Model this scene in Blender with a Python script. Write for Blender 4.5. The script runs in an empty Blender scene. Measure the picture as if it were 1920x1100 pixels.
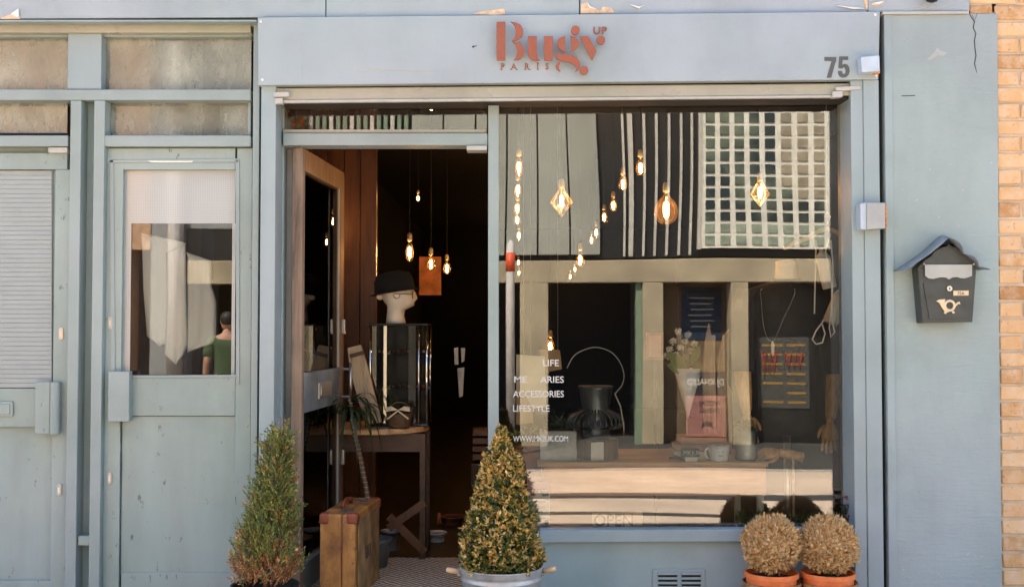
import bpy, bmesh, math, random
from mathutils import Vector, Matrix, Euler

R = math.radians
random.seed(7)
scene = bpy.context.scene
COL = scene.collection

# ------------------------------------------------------------------ camera
F_PX, CX, CY = 2060.0, 960.0, 550.0          # focal length and centre in photo pixels (1920 x 1100)
CAM_Y, CAM_Z, PITCH = -5.0, 1.40, math.atan(65 / 2060)
cam = bpy.data.cameras.new('camera')
cam.sensor_width = 36.0
cam.lens = 36.0 * F_PX / 1920.0
cam.clip_start, cam.clip_end = 0.05, 300
cam_o = bpy.data.objects.new('camera', cam)
COL.objects.link(cam_o)
cam_o.location = (0, CAM_Y, CAM_Z)
cam_o.rotation_euler = (R(90) + PITCH, 0, 0)
scene.camera = cam_o

# ------------------------------------------------------------------ sky, sun, exposure
SUN_AZ, SUN_EL = R(-30), R(55)               # behind the shop, to the left: the shopfront is in open shade
w = bpy.data.worlds.new('World')
scene.world = w
w.use_nodes = True
nt = w.node_tree
bg = nt.nodes['Background']
sky = nt.nodes.new('ShaderNodeTexSky')
sky.sky_type = 'NISHITA'
sky.sun_disc = False
sky.sun_elevation = SUN_EL
sky.sun_rotation = SUN_AZ
sky.air_density, sky.dust_density, sky.ozone_density = 1.0, 2.0, 1.0
nt.links.new(sky.outputs[0], bg.inputs[0])
bg.inputs[1].default_value = 0.14
sl = bpy.data.lights.new('sun', 'SUN')
sl.energy = 5.0
sl.angle = R(0.53)
sl.color = (1.0, 0.93, 0.82)
so = bpy.data.objects.new('sun', sl)
COL.objects.link(so)
sdir = Vector((math.sin(SUN_AZ) * math.cos(SUN_EL), math.cos(SUN_AZ) * math.cos(SUN_EL), math.sin(SUN_EL)))
so.rotation_euler = (-sdir).to_track_quat('-Z', 'Y').to_euler()
so.location = sdir * 30
vs = scene.view_settings
vs.view_transform = 'Standard'
vs.look = 'None'
vs.gamma = 1.0
vs.use_curve_mapping = False
vs.exposure = 2.03
scene.render.engine = 'CYCLES'
cy = scene.cycles
cy.use_denoising = True
cy.max_bounces, cy.diffuse_bounces, cy.glossy_bounces = 7, 3, 4
cy.transmission_bounces, cy.transparent_max_bounces = 4, 12
cy.use_adaptive_sampling = True
cy.adaptive_threshold = 0.02
cy.caustics_reflective = cy.caustics_refractive = False
cy.sample_clamp_indirect = 4.0

# ------------------------------------------------------------------ placing helpers
FW = Vector((0, math.cos(PITCH), math.sin(PITCH)))
UP = Vector((0, -math.sin(PITCH), math.cos(PITCH)))
EYE = Vector((0, CAM_Y, CAM_Z))

def P(px, py, y):
    """the point at depth y that the photograph shows at pixel px, py"""
    d = FW + Vector((1, 0, 0)) * ((px - CX) / F_PX) + UP * ((CY - py) / F_PX)
    return EYE + d * ((y - CAM_Y) / d.y)

def mpp(y):
    return (y - CAM_Y) / F_PX                 # metres per photo pixel at depth y

GLASS_Y = 0.16

def RP(px, py, dist):
    """the point out in the street, dist metres in front of the glass, that the glass shows at pixel px, py"""
    v = P(px, py, GLASS_Y + dist)
    return Vector((v.x, GLASS_Y - dist, v.z))

# ------------------------------------------------------------------ mesh builder
class MB:
    def __init__(s):
        s.v, s.f, s.t, s.cur = [], [], [], (1, 1, 1)
    def add(s, verts, faces):
        n = len(s.v)
        s.v += [tuple(a) for a in verts]
        s.t += [s.cur] * len(verts)
        s.f += [tuple(i + n for i in f) for f in faces]
        return s
    def box(s, x0, x1, y0, y1, z0, z1):
        x0, x1 = min(x0, x1), max(x0, x1); y0, y1 = min(y0, y1), max(y0, y1); z0, z1 = min(z0, z1), max(z0, z1)
        return s.add([(x0, y0, z0), (x1, y0, z0), (x1, y1, z0), (x0, y1, z0), (x0, y0, z1), (x1, y0, z1), (x1, y1, z1), (x0, y1, z1)],
                     [(0, 3, 2, 1), (4, 5, 6, 7), (0, 1, 5, 4), (1, 2, 6, 5), (2, 3, 7, 6), (3, 0, 4, 7)])
    def pbox(s, px0, py0, px1, py1, yf, yb):
        """box whose front at depth yf covers that pixel rectangle and which runs back to yb"""
        a = P((px0), (py0 + py1) / 2, yf).x; b = P(px1, (py0 + py1) / 2, yf).x
        return s.box(a, b, yf, yb, P(960, py1, yf).z, P(960, py0, yf).z)
    def rbox(s, px0, py0, px1, py1, dist, thick):
        a, b = RP(px0, py0, dist), RP(px1, py1, dist)
        return s.box(a.x, b.x, a.y, a.y - thick, a.z, b.z)
    def prism(s, poly, y0, y1):
        """poly: (x, z) outline, extruded along y"""
        ar = sum(poly[i][0] * poly[(i + 1) % len(poly)][1] - poly[(i + 1) % len(poly)][0] * poly[i][1] for i in range(len(poly)))
        if ar < 0: poly = poly[::-1]
        n = len(poly); y0, y1 = min(y0, y1), max(y0, y1)
        f = [tuple(range(n)), tuple(range(2 * n - 1, n - 1, -1))]
        f += [(i, i + n, (i + 1) % n + n, (i + 1) % n) for i in range(n)]
        return s.add([(a, y0, b) for a, b in poly] + [(a, y1, b) for a, b in poly], f)
    def pprism(s, pts, yf, yb):
        return s.prism([(lambda q: (q.x, q.z))(P(a, b, yf)) for a, b in pts], yf, yb)
    def tube(s, pts, rad, n=8, cap=True):
        pts = [Vector(p) for p in pts]
        if not isinstance(rad, (list, tuple)): rad = [rad] * len(pts)
        up = None; rings = []
        for i, p in enumerate(pts):
            t = (pts[min(i + 1, len(pts) - 1)] - pts[max(i - 1, 0)])
            t = t.normalized() if t.length > 1e-9 else Vector((0, 0, 1))
            if up is None: up = t.orthogonal().normalized()
            u = (up - t * up.dot(t)); u = u.normalized() if u.length > 1e-6 else t.orthogonal().normalized()
            up = u; b = t.cross(u)
            rings.append([p + (u * math.cos(2 * math.pi * k / n) + b * math.sin(2 * math.pi * k / n)) * rad[i] for k in range(n)])
        f = []
        for i in range(len(pts) - 1):
            for k in range(n):
                f.append((i * n + k, i * n + (k + 1) % n, (i + 1) * n + (k + 1) % n, (i + 1) * n + k))
        if cap:
            f.append(tuple(range(n - 1, -1, -1))); f.append(tuple((len(pts) - 1) * n + k for k in range(n)))
        return s.add([v for r in rings for v in r], f)
    def lathe(s, prof, c=(0, 0, 0), n=24, sx=1, sy=1, rot=0):
        """prof: (radius, z) from bottom to top"""
        f = []; v = []
        for r, z in prof:
            for k in range(n):
                a = 2 * math.pi * k / n + rot
                v.append((c[0] + r * sx * math.cos(a), c[1] + r * sy * math.sin(a), c[2] + z))
        for i in range(len(prof) - 1):
            for k in range(n):
                f.append((i * n + k, i * n + (k + 1) % n, (i + 1) * n + (k + 1) % n, (i + 1) * n + k))
        if prof[0][0] > 1e-6: f.append(tuple(range(n - 1, -1, -1)))
        if prof[-1][0] > 1e-6: f.append(tuple((len(prof) - 1) * n + k for k in range(n)))
        return s.add(v, f)
    def ball(s, c, r, n=12, m=8, sx=1, sy=1, sz=1):
        prof = [(max(1e-7, r * math.sin(math.pi * i / m)), -r * sz * math.cos(math.pi * i / m)) for i in range(m + 1)]
        return s.lathe(prof, c, n, sx, sy)
    def leaf(s, p, d, L, W, tint, curl=0.15, roll=None, face=None):
        d = Vector(d).normalized(); p = Vector(p)
        u = d.orthogonal().normalized()
        u.rotate(Matrix.Rotation(random.uniform(0, 6.28) if roll is None else roll, 3, d))
        if face is not None:
            u = d.cross(Vector(face) + Vector((random.uniform(-.45, .45), random.uniform(-.45, .45), random.uniform(-.45, .45))))
            u = u.normalized() if u.length > 1e-5 else d.orthogonal().normalized()
        nrm = d.cross(u); s.cur = tint
        return s.add([p, p + d * L * .5 + u * W * .5 + nrm * L * curl * .3, p + d * L - nrm * L * curl, p + d * L * .5 - u * W * .5 + nrm * L * curl * .3], [(0, 1, 2, 3)])
    def text(s, txt, size, o, ydir=-1, depth=0.002, bold=0.0, sx=1.0, align='LEFT', spacing=1.0, flip=1):
        """standing text; o: left end of the base line; ydir -1 reads from the street, +1 reads from the shop"""
        cu = bpy.data.curves.new('t', 'FONT')
        cu.body = txt; cu.size = size; cu.extrude = depth / 2; cu.offset = bold * size; cu.align_x = align
        cu.space_character = spacing; cu.resolution_u = 3
        ob = bpy.data.objects.new('t', cu)
        me = bpy.data.meshes.new_from_object(ob)
        o = Vector(o); sg = 1 if ydir < 0 else -1
        vs_ = [(o.x + sg * sx * a.co.x, o.y + ydir * (a.co.z + depth / 2), o.z + a.co.y) for a in me.vertices]
        s.add(vs_, [tuple(p.vertices) for p in me.polygons])
        bpy.data.objects.remove(ob); bpy.data.curves.remove(cu); bpy.data.meshes.remove(me)
        return s

ORI = {}
def finish(mb, name, mat, parent=None, smooth=False, bevel=0.0, local=False, seg=2, flat_ang=None, base=None):
    me = bpy.data.meshes.new(name)
    if local or not mb.v:
        o = Vector((0, 0, 0))
    elif base is not None:
        o = Vector(base)
    else:
        xs, ys, zs = zip(*mb.v)
        o = Vector(((min(xs) + max(xs)) / 2, (min(ys) + max(ys)) / 2, min(zs)))
    me.from_pydata([(a - o.x, b - o.y, c - o.z) for a, b, c in mb.v], [], mb.f)
    if any(t != (1, 1, 1) for t in mb.t):
        ca = me.color_attributes.new('tint', 'FLOAT_COLOR', 'POINT')
        ca.data.foreach_set('color', [c for t in mb.t for c in (t[0], t[1], t[2], 1.0)])
    if smooth:
        me.polygons.foreach_set('use_smooth', [True] * len(me.polygons))
    me.materials.append(mat)
    me.update()
    ob = bpy.data.objects.new(name, me)
    COL.objects.link(ob)
    po = Vector((0, 0, 0))
    if parent is not None:
        ob.parent = parent
        po = ORI.get(parent.name, Vector((0, 0, 0)))
    if local:
        ob.location = (0, 0, 0); ORI[ob.name] = po.copy()
    else:
        ob.location = o - po; ORI[ob.name] = o
    if smooth and flat_ang:
        m = ob.modifiers.new('edges', 'EDGE_SPLIT'); m.split_angle = R(flat_ang)
    if bevel:
        m = ob.modifiers.new('bevel', 'BEVEL'); m.width = bevel; m.segments = seg; m.limit_method = 'ANGLE'; m.angle_limit = R(40)
    return ob

def thing(name, label, cat, loc=(0, 0, 0), rotz=0, group=None):
    o = bpy.data.objects.new(name, None)
    o.empty_display_size = 0.1
    COL.objects.link(o)
    o.location = loc; o.rotation_euler = (0, 0, rotz)
    o['label'] = label; o['category'] = cat
    if group: o['group'] = group
    ORI[o.name] = Vector(loc)
    return o

def tag(o, label, cat, group=None):
    o['label'] = label; o['category'] = cat
    if group: o['group'] = group
    return o

def struct(o, label=None):
    o['kind'] = 'structure'
    if label: o['label'] = label
    return o

def copy_tree(o, parent=None):
    c = o.copy(); COL.objects.link(c); c.parent = parent
    for ch in list(o.children):
        if ch.name in bpy.data.objects and ch is not c: copy_tree(ch, c)
    return c

# ------------------------------------------------------------------ materials
class NT:
    def __init__(s, name):
        s.m = bpy.data.materials.new(name); s.m.use_nodes = True
        s.t = s.m.node_tree; s.b = s.t.nodes['Principled BSDF']; s.out = s.t.nodes['Material Output']
    def n(s, ty, **kw):
        nd = s.t.nodes.new(ty)
        for k, v in kw.items():
            if k in nd.inputs: nd.inputs[k].default_value = v
            else: setattr(nd, k, v)
        return nd
    def l(s, a, b): s.t.links.new(a, b)
    def pos(s, sc=(1, 1, 1), obj=False):
        if obj: src = s.n('ShaderNodeTexCoord').outputs['Object']
        else: src = s.n('ShaderNodeNewGeometry').outputs['Position']
        mp = s.n('ShaderNodeMapping'); mp.inputs['Scale'].default_value = sc
        s.l(src, mp.inputs['Vector']); return mp.outputs[0]
    def noise(s, vec, scale, detail=4, rough=.55):
        nd = s.n('ShaderNodeTexNoise'); nd.inputs['Scale'].default_value = scale
        nd.inputs['Detail'].default_value = detail; nd.inputs['Roughness'].default_value = rough
        s.l(vec, nd.inputs['Vector']); return nd.outputs['Fac']
    def ramp(s, fac, stops):
        nd = s.n('ShaderNodeValToRGB'); cr = nd.color_ramp
        while len(cr.elements) < len(stops): cr.elements.new(0.5)
        for e, (p, c) in zip(cr.elements, stops):
            e.position = p; e.color = (c, c, c, 1) if not isinstance(c, (tuple, list)) else (*c[:3], 1)
        s.l(fac, nd.inputs[0]); return nd.outputs[0]
    def mix(s, fac, a, b, mode='MIX'):
        nd = s.n('ShaderNodeMix'); nd.data_type = 'RGBA'; nd.blend_type = mode
        for sock, v in ((nd.inputs[0], fac), (nd.inputs[6], a), (nd.inputs[7], b)):
            if isinstance(v, (int, float)): sock.default_value = v if sock.type == 'VALUE' else (v, v, v, 1)
            elif isinstance(v, tuple): sock.default_value = (*v[:3], 1)
            else: s.l(v, sock)
        return nd.outputs[2]
    def bump(s, h, strength=.3, dist=.01):
        nd = s.n('ShaderNodeBump'); nd.inputs['Strength'].default_value = strength; nd.inputs['Distance'].default_value = dist
        s.l(h, nd.inputs['Height']); s.l(nd.outputs[0], s.b.inputs['Normal']); return nd.outputs[0]

def sc_(c, k): return tuple(min(1, x * k) for x in c)

def plain(name, col, rough=.55, metal=0.0, var=.12, scale=9, bump=.12, bscale=70, obj=False, coat=0):
    k = NT(name); v = k.pos(obj=obj)
    f = k.noise(v, scale, 5)
    c = k.ramp(f, [(.3, sc_(col, 1 - var)), (.7, sc_(col, 1 + var))])
    k.l(c, k.b.inputs['Base Color'])
    k.b.inputs['Roughness'].default_value = rough; k.b.inputs['Metallic'].default_value = metal
    if coat: k.b.inputs['Coat Weight'].default_value = coat
    if bump: k.bump(k.noise(v, bscale, 4), bump, .003)
    return k.m

def paint(name, col, wear=.5, rough=.5, brush=.15, grime=.5, trowel=False):
    """old house paint: brushed relief, blotches, pale specks, dark chips and streaks of grime"""
    k = NT(name); v = k.pos()
    base = k.ramp(k.noise(v, 1.7, 6, .6), [(.28, sc_(col, .84)), (.5, col), (.74, sc_(col, 1.12))])
    tint = k.ramp(k.noise(v, .9, 3), [(.35, (.94, 1.0, .965)), (.65, (1.03, 1.0, 1.035))])
    c = k.mix(1.0, base, tint, 'MULTIPLY')
    streak = k.ramp(k.noise(k.pos((7, 7, 1.1)), 1.0, 6, .65), [(.42, 0.0), (.75, 1.0)])
    st = k.n('ShaderNodeMath', operation='MULTIPLY'); st.inputs[1].default_value = .26 * grime; k.l(streak, st.inputs[0])
    c = k.mix(st.outputs[0], c, (.13, .13, .105))
    vo = k.n('ShaderNodeTexVoronoi'); vo.inputs['Scale'].default_value = 17; vo.inputs['Randomness'].default_value = 1; k.l(v, vo.inputs['Vector'])
    rnd = k.noise(v, 1.2, 2)
    ad = k.n('ShaderNodeMath', operation='MULTIPLY_ADD'); ad.inputs[1].default_value = -.0; ad.inputs[1].default_value = .10; k.l(rnd, ad.inputs[0]); k.l(vo.outputs['Distance'], ad.inputs[2])
    speck = k.ramp(ad.outputs[0], [(.0, 1.0), (.022, 1.0), (.030, 0.0)])
    sm = k.n('ShaderNodeMath', operation='MULTIPLY'); sm.inputs[1].default_value = .75 * wear; k.l(speck, sm.inputs[0])
    c = k.mix(sm.outputs[0], c, (.72, .70, .64))
    chipn = k.ramp(k.noise(k.pos((9, 9, 4)), 3.1, 9, .72), [(.635, 0.0), (.655, 1.0)] if wear >= .8 else [(.665, 0.0), (.69, 1.0)])
    cm = k.n('ShaderNodeMath', operation='MULTIPLY'); cm.inputs[1].default_value = .85 * wear; k.l(chipn, cm.inputs[0])
    c = k.mix(cm.outputs[0], c, (.075, .08, .075))
    k.l(c, k.b.inputs['Base Color'])
    rr = k.ramp(k.noise(v, 5, 4), [(.3, rough - .1), (.7, rough + .14)]); k.l(rr, k.b.inputs['Roughness'])
    h1 = k.noise(v, 14, 6, .65); h2 = k.noise(k.pos((4, 4, 22) if trowel else (60, 60, 8)), 3, 5)
    hm = k.mix(.4, h1, h2); k.bump(hm, brush, .006)
    return k.m

def wood(name, col, col2=None, axis='x', rough=.5, ring=1.0, bump=.2, obj=False):
    k = NT(name); col2 = col2 or sc_(col, .55)
    s = {'x': (2.2, 26, 26), 'y': (26, 2.2, 26), 'z': (26, 26, 2.2)}[axis]
    v = k.pos(tuple(a * ring for a in s), obj=obj)
    f = k.noise(v, 1.6, 7, .62)
    c = k.ramp(f, [(.3, col2), (.5, col), (.72, sc_(col, 1.25))])
    g = k.ramp(k.noise(k.pos(obj=obj), 5, 3), [(.3, .82), (.7, 1.08)])
    k.l(k.mix(1.0, c, g, 'MULTIPLY'), k.b.inputs['Base Color'])
    k.b.inputs['Roughness'].default_value = rough
    if bump: k.bump(f, bump, .003)
    return k.m

def leafmat(name, rough=.5, trans=.35):
    k = NT(name)
    at = k.n('ShaderNodeAttribute', attribute_name='tint')
    g = k.n('ShaderNodeNewGeometry')
    rv = k.ramp(g.outputs['Random Per Island'], [(0, .70), (1, 1.0)]) if name == 'dry_leaf' else k.ramp(g.outputs['Random Per Island'], [(0, .70), (1, 1.3)])
    c = k.mix(1.0, at.outputs['Color'], rv, 'MULTIPLY')
    k.l(c, k.b.inputs['Base Color']); k.b.inputs['Roughness'].default_value = rough
    tr = k.n('ShaderNodeBsdfTranslucent'); k.l(c, tr.inputs[0])
    mx = k.n('ShaderNodeMixShader'); mx.inputs[0].default_value = trans
    k.l(k.b.outputs[0], mx.inputs[1]); k.l(tr.outputs[0], mx.inputs[2]); k.l(mx.outputs[0], k.out.inputs[0])
    return k.m

def glassmat(name, ior=1.95, tint=(.97, .985, .975), wav=.0, dirt=0.0, dcol=(.35, .34, .28), speck=False, rough=0.0):
    """window pane: what lies behind shows through, the street shows by Fresnel reflection, plus a film of dirt"""
    k = NT(name); t = k.t
    k.t.nodes.remove(k.b)
    tr = k.n('ShaderNodeBsdfTransparent'); tr.inputs[0].default_value = (*tint, 1)
    gl = k.n('ShaderNodeBsdfGlossy'); gl.inputs['Roughness'].default_value = rough
    fr = k.n('ShaderNodeFresnel'); fr.inputs['IOR'].default_value = ior
    v = k.pos()
    if wav:
        b = k.n('ShaderNodeBump'); b.inputs['Strength'].default_value = 1.0; b.inputs['Distance'].default_value = wav
        k.l(k.noise(v, 1.3, 0), b.inputs['Height']); k.l(b.outputs[0], gl.inputs['Normal'])
    mx = k.n('ShaderNodeMixShader'); k.l(fr.outputs[0], mx.inputs[0]); k.l(tr.outputs[0], mx.inputs[1]); k.l(gl.outputs[0], mx.inputs[2])
    last = mx.outputs[0]
    if dirt:
        df = k.n('ShaderNodeBsdfDiffuse')
        k.l(k.ramp(k.noise(v, 6, 5), [(.3, sc_(dcol, .7)), (.7, sc_(dcol, 1.15))]), df.inputs[0])
        m2 = k.n('ShaderNodeMixShader')
        fac = k.ramp(k.noise(k.pos((5, 5, 1.6)), 3.0, 6, .7), [(.3, dirt * .55), (.75, min(1, dirt * 1.35))])
        if speck:
            vo = k.n('ShaderNodeTexVoronoi'); vo.inputs['Scale'].default_value = 42; k.l(v, vo.inputs['Vector'])
            sp = k.ramp(vo.outputs['Distance'], [(.10, 1.0), (.16, 0.0)])
            dc = k.mix(sp, k.ramp(k.noise(v, 6, 5), [(.3, sc_(dcol, .7)), (.7, sc_(dcol, 1.15))]), (.05, .045, .035)); k.l(dc, df.inputs[0])
        k.l(fac, m2.inputs[0]); k.l(last, m2.inputs[1]); k.l(df.outputs[0], m2.inputs[2]); last = m2.outputs[0]
    k.l(last, k.out.inputs[0])
    return k.m

def emit(name, col, st):
    k = NT(name); k.t.nodes.remove(k.b)
    e = k.n('ShaderNodeEmission'); e.inputs[0].default_value = (*col, 1); e.inputs[1].default_value = st
    k.l(e.outputs[0], k.out.inputs[0]); return k.m

PAINT = (.285, .350, .365)
M = {}
M['paint'] = paint('grey_blue_paint', PAINT)
M['paint_fascia'] = paint('fascia_paint', (0.305, 0.359, 0.383), wear=.25, brush=.10, grime=.22)
M['paint_beam'] = paint('beam_paint', (0.314, 0.365, 0.387), wear=.5, brush=.30, grime=.3)
M['paint_door'] = paint('door_paint', (0.276, 0.341, 0.326), wear=.8, brush=.10, grime=.8)
M['paint_frame'] = paint('frame_paint', (0.272, 0.329, 0.325), wear=.5, brush=.12, grime=.5)
M['paint_post'] = paint('post_paint', (0.272, 0.329, 0.350), wear=.2, rough=.4, brush=.05, grime=.25)
M['render_wall'] = paint('painted_render', (0.296, 0.355, 0.359), wear=.55, rough=.7, brush=.9, grime=.45, trowel=True)
M['olive'] = paint('shutter_box_paint', (.33, .32, .255), wear=.4, rough=.32, brush=.08, grime=.7)
M['grey_plastic'] = plain('putty_grey', (.40, .40, .37), .5)
M['putty'] = plain('pale_metal', (.52, .45, .38), .4, metal=.3)
M['scuff'] = plain('pale_scuff', (.50, .54, .55), .7)
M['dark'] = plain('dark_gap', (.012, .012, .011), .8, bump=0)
M['dark_steel'] = plain('dark_steel', (.018, .019, .019), .3, bump=0)
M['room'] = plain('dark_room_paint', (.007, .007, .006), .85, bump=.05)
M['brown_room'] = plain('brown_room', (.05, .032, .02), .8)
M['mortar'] = plain('mortar', (.50, .42, .32), .9, var=.2, bump=.5)
k = NT('yellow_brick')
oi = k.n('ShaderNodeObjectInfo'); v = k.pos()
c = k.ramp(oi.outputs['Random'], [(0, (.38, .19, .07)), (.25, (.60, .36, .17)), (.6, (.66, .43, .23)), (1, (.52, .28, .11))])
c = k.mix(k.ramp(k.noise(v, 17, 6, .65), [(.42, 0.0), (.7, .75)]), c, (.66, .50, .35))
c = k.mix(k.ramp(k.noise(v, 55, 5, .7), [(.60, 0.0), (.70, .8)]), c, (.16, .09, .045))
k.l(c, k.b.inputs['Base Color']); k.b.inputs['Roughness'].default_value = .9
k.bump(k.noise(v, 60, 7, .7), .6, .006); M['brick'] = k.m
M['rust'] = plain('rust_brown_letter', (.265, .075, .035), .45, bump=0, var=.05)
M['number'] = plain('number_grey', (.075, .08, .07), .5, bump=0)
M['cream_chip'] = plain('bare_wood_chip', (.66, .47, .31), .85, var=.25, scale=40, bump=.6)
M['crack'] = plain('crack', (.045, .045, .045), .9, bump=0)
M['white_paint'] = plain('white_paint', (.74, .72, .68), .6)
M['black'] = plain('black_matt', (.014, .014, .014), .55, bump=.05)
M['hat'] = plain('black_felt', (.004, .004, .004), .95, bump=.1)
M['black_gloss'] = plain('black_gloss', (.012, .012, .012), .18, bump=0)
M['box_paint'] = plain('box_paint', (.33, .345, .345), .45, bump=.1)
M['box_blue'] = plain('box_blue', (.42, .50, .58), .4, bump=.1)
M['rust_and_warm_edge'] = plain('rust_and_warm_light', (.55, .22, .06), .8, var=.4, scale=60)  # rust on the bracket, and warm light painted on the junction box edge
M['mail'] = plain('mailbox_steel', (.055, .06, .058), .42, metal=.35, var=.2, scale=14, bump=.2, bscale=160)
M['mail_roof'] = plain('mailbox_roof', (.20, .235, .26), .38, metal=.2, var=.12)
M['mail_flap'] = plain('mailbox_flap', (.36, .38, .37), .38, metal=.3)
M['brass'] = plain('pale_brass', (.62, .50, .33), .4, metal=.25, bump=.1)
M['steel'] = plain('bright_steel', (.55, .55, .53), .3, metal=.9, bump=.05)
M['chrome'] = plain('chrome', (.82, .80, .76), .06, metal=1.0, bump=0, var=.02)
M['zinc'] = plain('zinc', (.44, .44, .43), .42, metal=.55, var=.28, scale=11, bump=.15, bscale=40)
M['zinc_dark'] = plain('zinc_dark', (.2, .22, .23), .45, metal=.6, var=.25)
M['terracotta'] = plain('terracotta', (.80, .20, .055), .62, var=.15, scale=20, bump=.2, obj=True)
M['terracotta_dull'] = plain('terracotta_dull', (.30, .10, .045), .75, var=.2)
M['glaze'] = wood('brown_glazed_planter', (.36, .19, .08), (.11, .05, .02), 'z', .32, .6, .15)
M['soil'] = plain('soil', (.035, .025, .016), .95, var=.4, scale=60, bump=.8, bscale=90)
M['leaf'] = leafmat('leaf')
M['leaf_matt'] = leafmat('dry_leaf', .6, .35)
M['bark'] = wood('bark', (.20, .125, .07), (.07, .04, .022), 'z', .85, 1.2, .8)
M['core_straw'] = plain('straw_core', (.70, .45, .21), .95, var=.5, scale=70, bump=1.0, bscale=120)
M['twig'] = plain('twig', (.20, .12, .065), .85)
M['handle_wood'] = wood('handle_wood', (.62, .43, .26), (.42, .27, .15), 'x', .55)
M['sign_wood'] = wood('pale_sign_wood', (.78, .60, .42), (.60, .43, .28), 'x', .6)
M['desk'] = wood('desk_wood', (.70, .27, .065), (.50, .17, .038), 'x', .42, .8, .1)
M['desk_top'] = wood('desk_top_wood', (.68, .42, .21), (.50, .28, .13), 'x', .45, .8, .1)
M['wood_dark'] = wood('dark_wood', (.07, .027, .011), (.03, .012, .006), 'x', .45)
M['wood_panel'] = wood('warm_panel', (.13, .045, .014), (.06, .02, .007), 'z', .38, .7, .1)
M['door_wood'] = wood('door_edge_wood', (.24, .17, .12), (.10, .07, .05), 'z', .7, 1.0, .4)
M['door_inner'] = wood('door_inner_wood', (.28, .17, .105), (.15, .085, .05), 'z', .5, 1.0, .2)
M['mid_plate'] = plain('worn_mid_rail', (.22, .25, .27), .38, metal=.3, var=.4, scale=7, bump=.25)
M['lay'] = wood('pale_lay_figure_wood', (.68, .39, .15), (.48, .24, .08), 'z', .42, 1.0, .05)
M['driftwood'] = wood('driftwood', (.52, .38, .24), (.30, .20, .11), 'z', .8, 1.2, .5)
M['cream'] = plain('cream_plaster', (.80, .70, .55), .45, bump=.05)
M['paper'] = plain('paper', (.70, .63, .50), .8, var=.05, bump=.05)
M['white'] = plain('white_card', (.78, .76, .72), .7, var=.03, bump=0)
M['kraft'] = plain('kraft', (.45, .30, .16), .85, var=.12)
M['pink'] = plain('pink_paper', (.72, .42, .50), .7, var=.05, bump=0)
M['red'] = plain('red_print', (.42, .05, .035), .6, bump=0)
M['ink'] = plain('dark_ink', (.03, .03, .035), .6, bump=0)
M['concrete'] = plain('concrete_planter', (.58, .59, .58), .85, var=.14, scale=22, bump=.5, bscale=50)
M['ceramic'] = plain('white_ceramic', (.86, .85, .83), .22, bump=0, var=.02)
M['mug'] = plain('grey_mug', (.72, .74, .76), .3, bump=0)
M['decal'] = plain('white_decal', (.58, .58, .56), .6, bump=0, var=.02)
M['canvas_rope'] = plain('white_rope', (.88, .87, .83), .8)
M['can_white'] = plain('can_white', (.84, .83, .80), .38, bump=.05)
M['can_grey'] = plain('can_grey', (.52, .49, .42), .4, bump=.05)
M['tee'] = plain('dark_shirt', (.035, .028, .022), .9, var=.25, bump=.3, bscale=30)
M['blue_cloth'] = plain('blue_cloth', (.02, .10, .32), .9)
M['grey_sheet'] = plain('grey_smear', (.76, .78, .80), .85, var=.1, scale=4, bump=.25, bscale=10)
M['basket'] = wood('wicker', (.14, .08, .04), (.05, .028, .014), 'x', .8, 3, .8)
M['ribbon'] = plain('ribbon', (.62, .48, .32), .7)
M['black_metal'] = plain('blackened_metal', (.11, .125, .14), .30, metal=.55, var=.3, bump=.1)
M['wire'] = plain('wire', (.50, .51, .50), .35, metal=.8, bump=0)
k = NT('worn_tan_suitcase'); v = k.pos((1, 1, .55), obj=True)
c = k.ramp(k.noise(v, 9, 7, .62), [(.30, (.12, .04, .012)), (.45, (.30, .12, .032)), (.58, (.46, .20, .05)), (.75, (.68, .40, .15))])
c = k.mix(k.ramp(k.noise(k.pos((1, 1, 1), obj=True), 31, 6, .7), [(.58, 0.0), (.68, .8)]), c, (.10, .035, .012))
k.l(c, k.b.inputs['Base Color']); k.b.inputs['Roughness'].default_value = .45; k.bump(k.noise(v, 26, 6, .7), .5, .006); M['case'] = k.m
M['case_side'] = plain('suitcase_canvas', (.25, .14, .052), .72, var=.6, scale=9, bump=.6, bscale=25)
M['leather'] = plain('red_leather', (.20, .045, .016), .42, var=.4, scale=25, bump=.5, bscale=60)
k = NT('jute_mat'); v = k.pos((1, 1, 1))
wv = k.n('ShaderNodeTexWave'); wv.wave_type = 'BANDS'; wv.bands_direction = 'DIAGONAL'; wv.inputs['Scale'].default_value = 16; wv.inputs['Distortion'].default_value = 3.5; wv.inputs['Detail'].default_value = 3
k.l(v, wv.inputs['Vector'])
k.l(k.ramp(wv.outputs['Fac'], [(.15, (.24, .17, .10)), (.6, (.62, .50, .35)), (1, (.75, .65, .48))]), k.b.inputs['Base Color'])
k.b.inputs['Roughness'].default_value = .95; k.bump(wv.outputs['Fac'], .8, .01); M['mat'] = k.m
M['floor'] = wood('shop_floor', (.03, .017, .010), (.014, .008, .005), 'y', .4, .6, .1)
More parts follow.
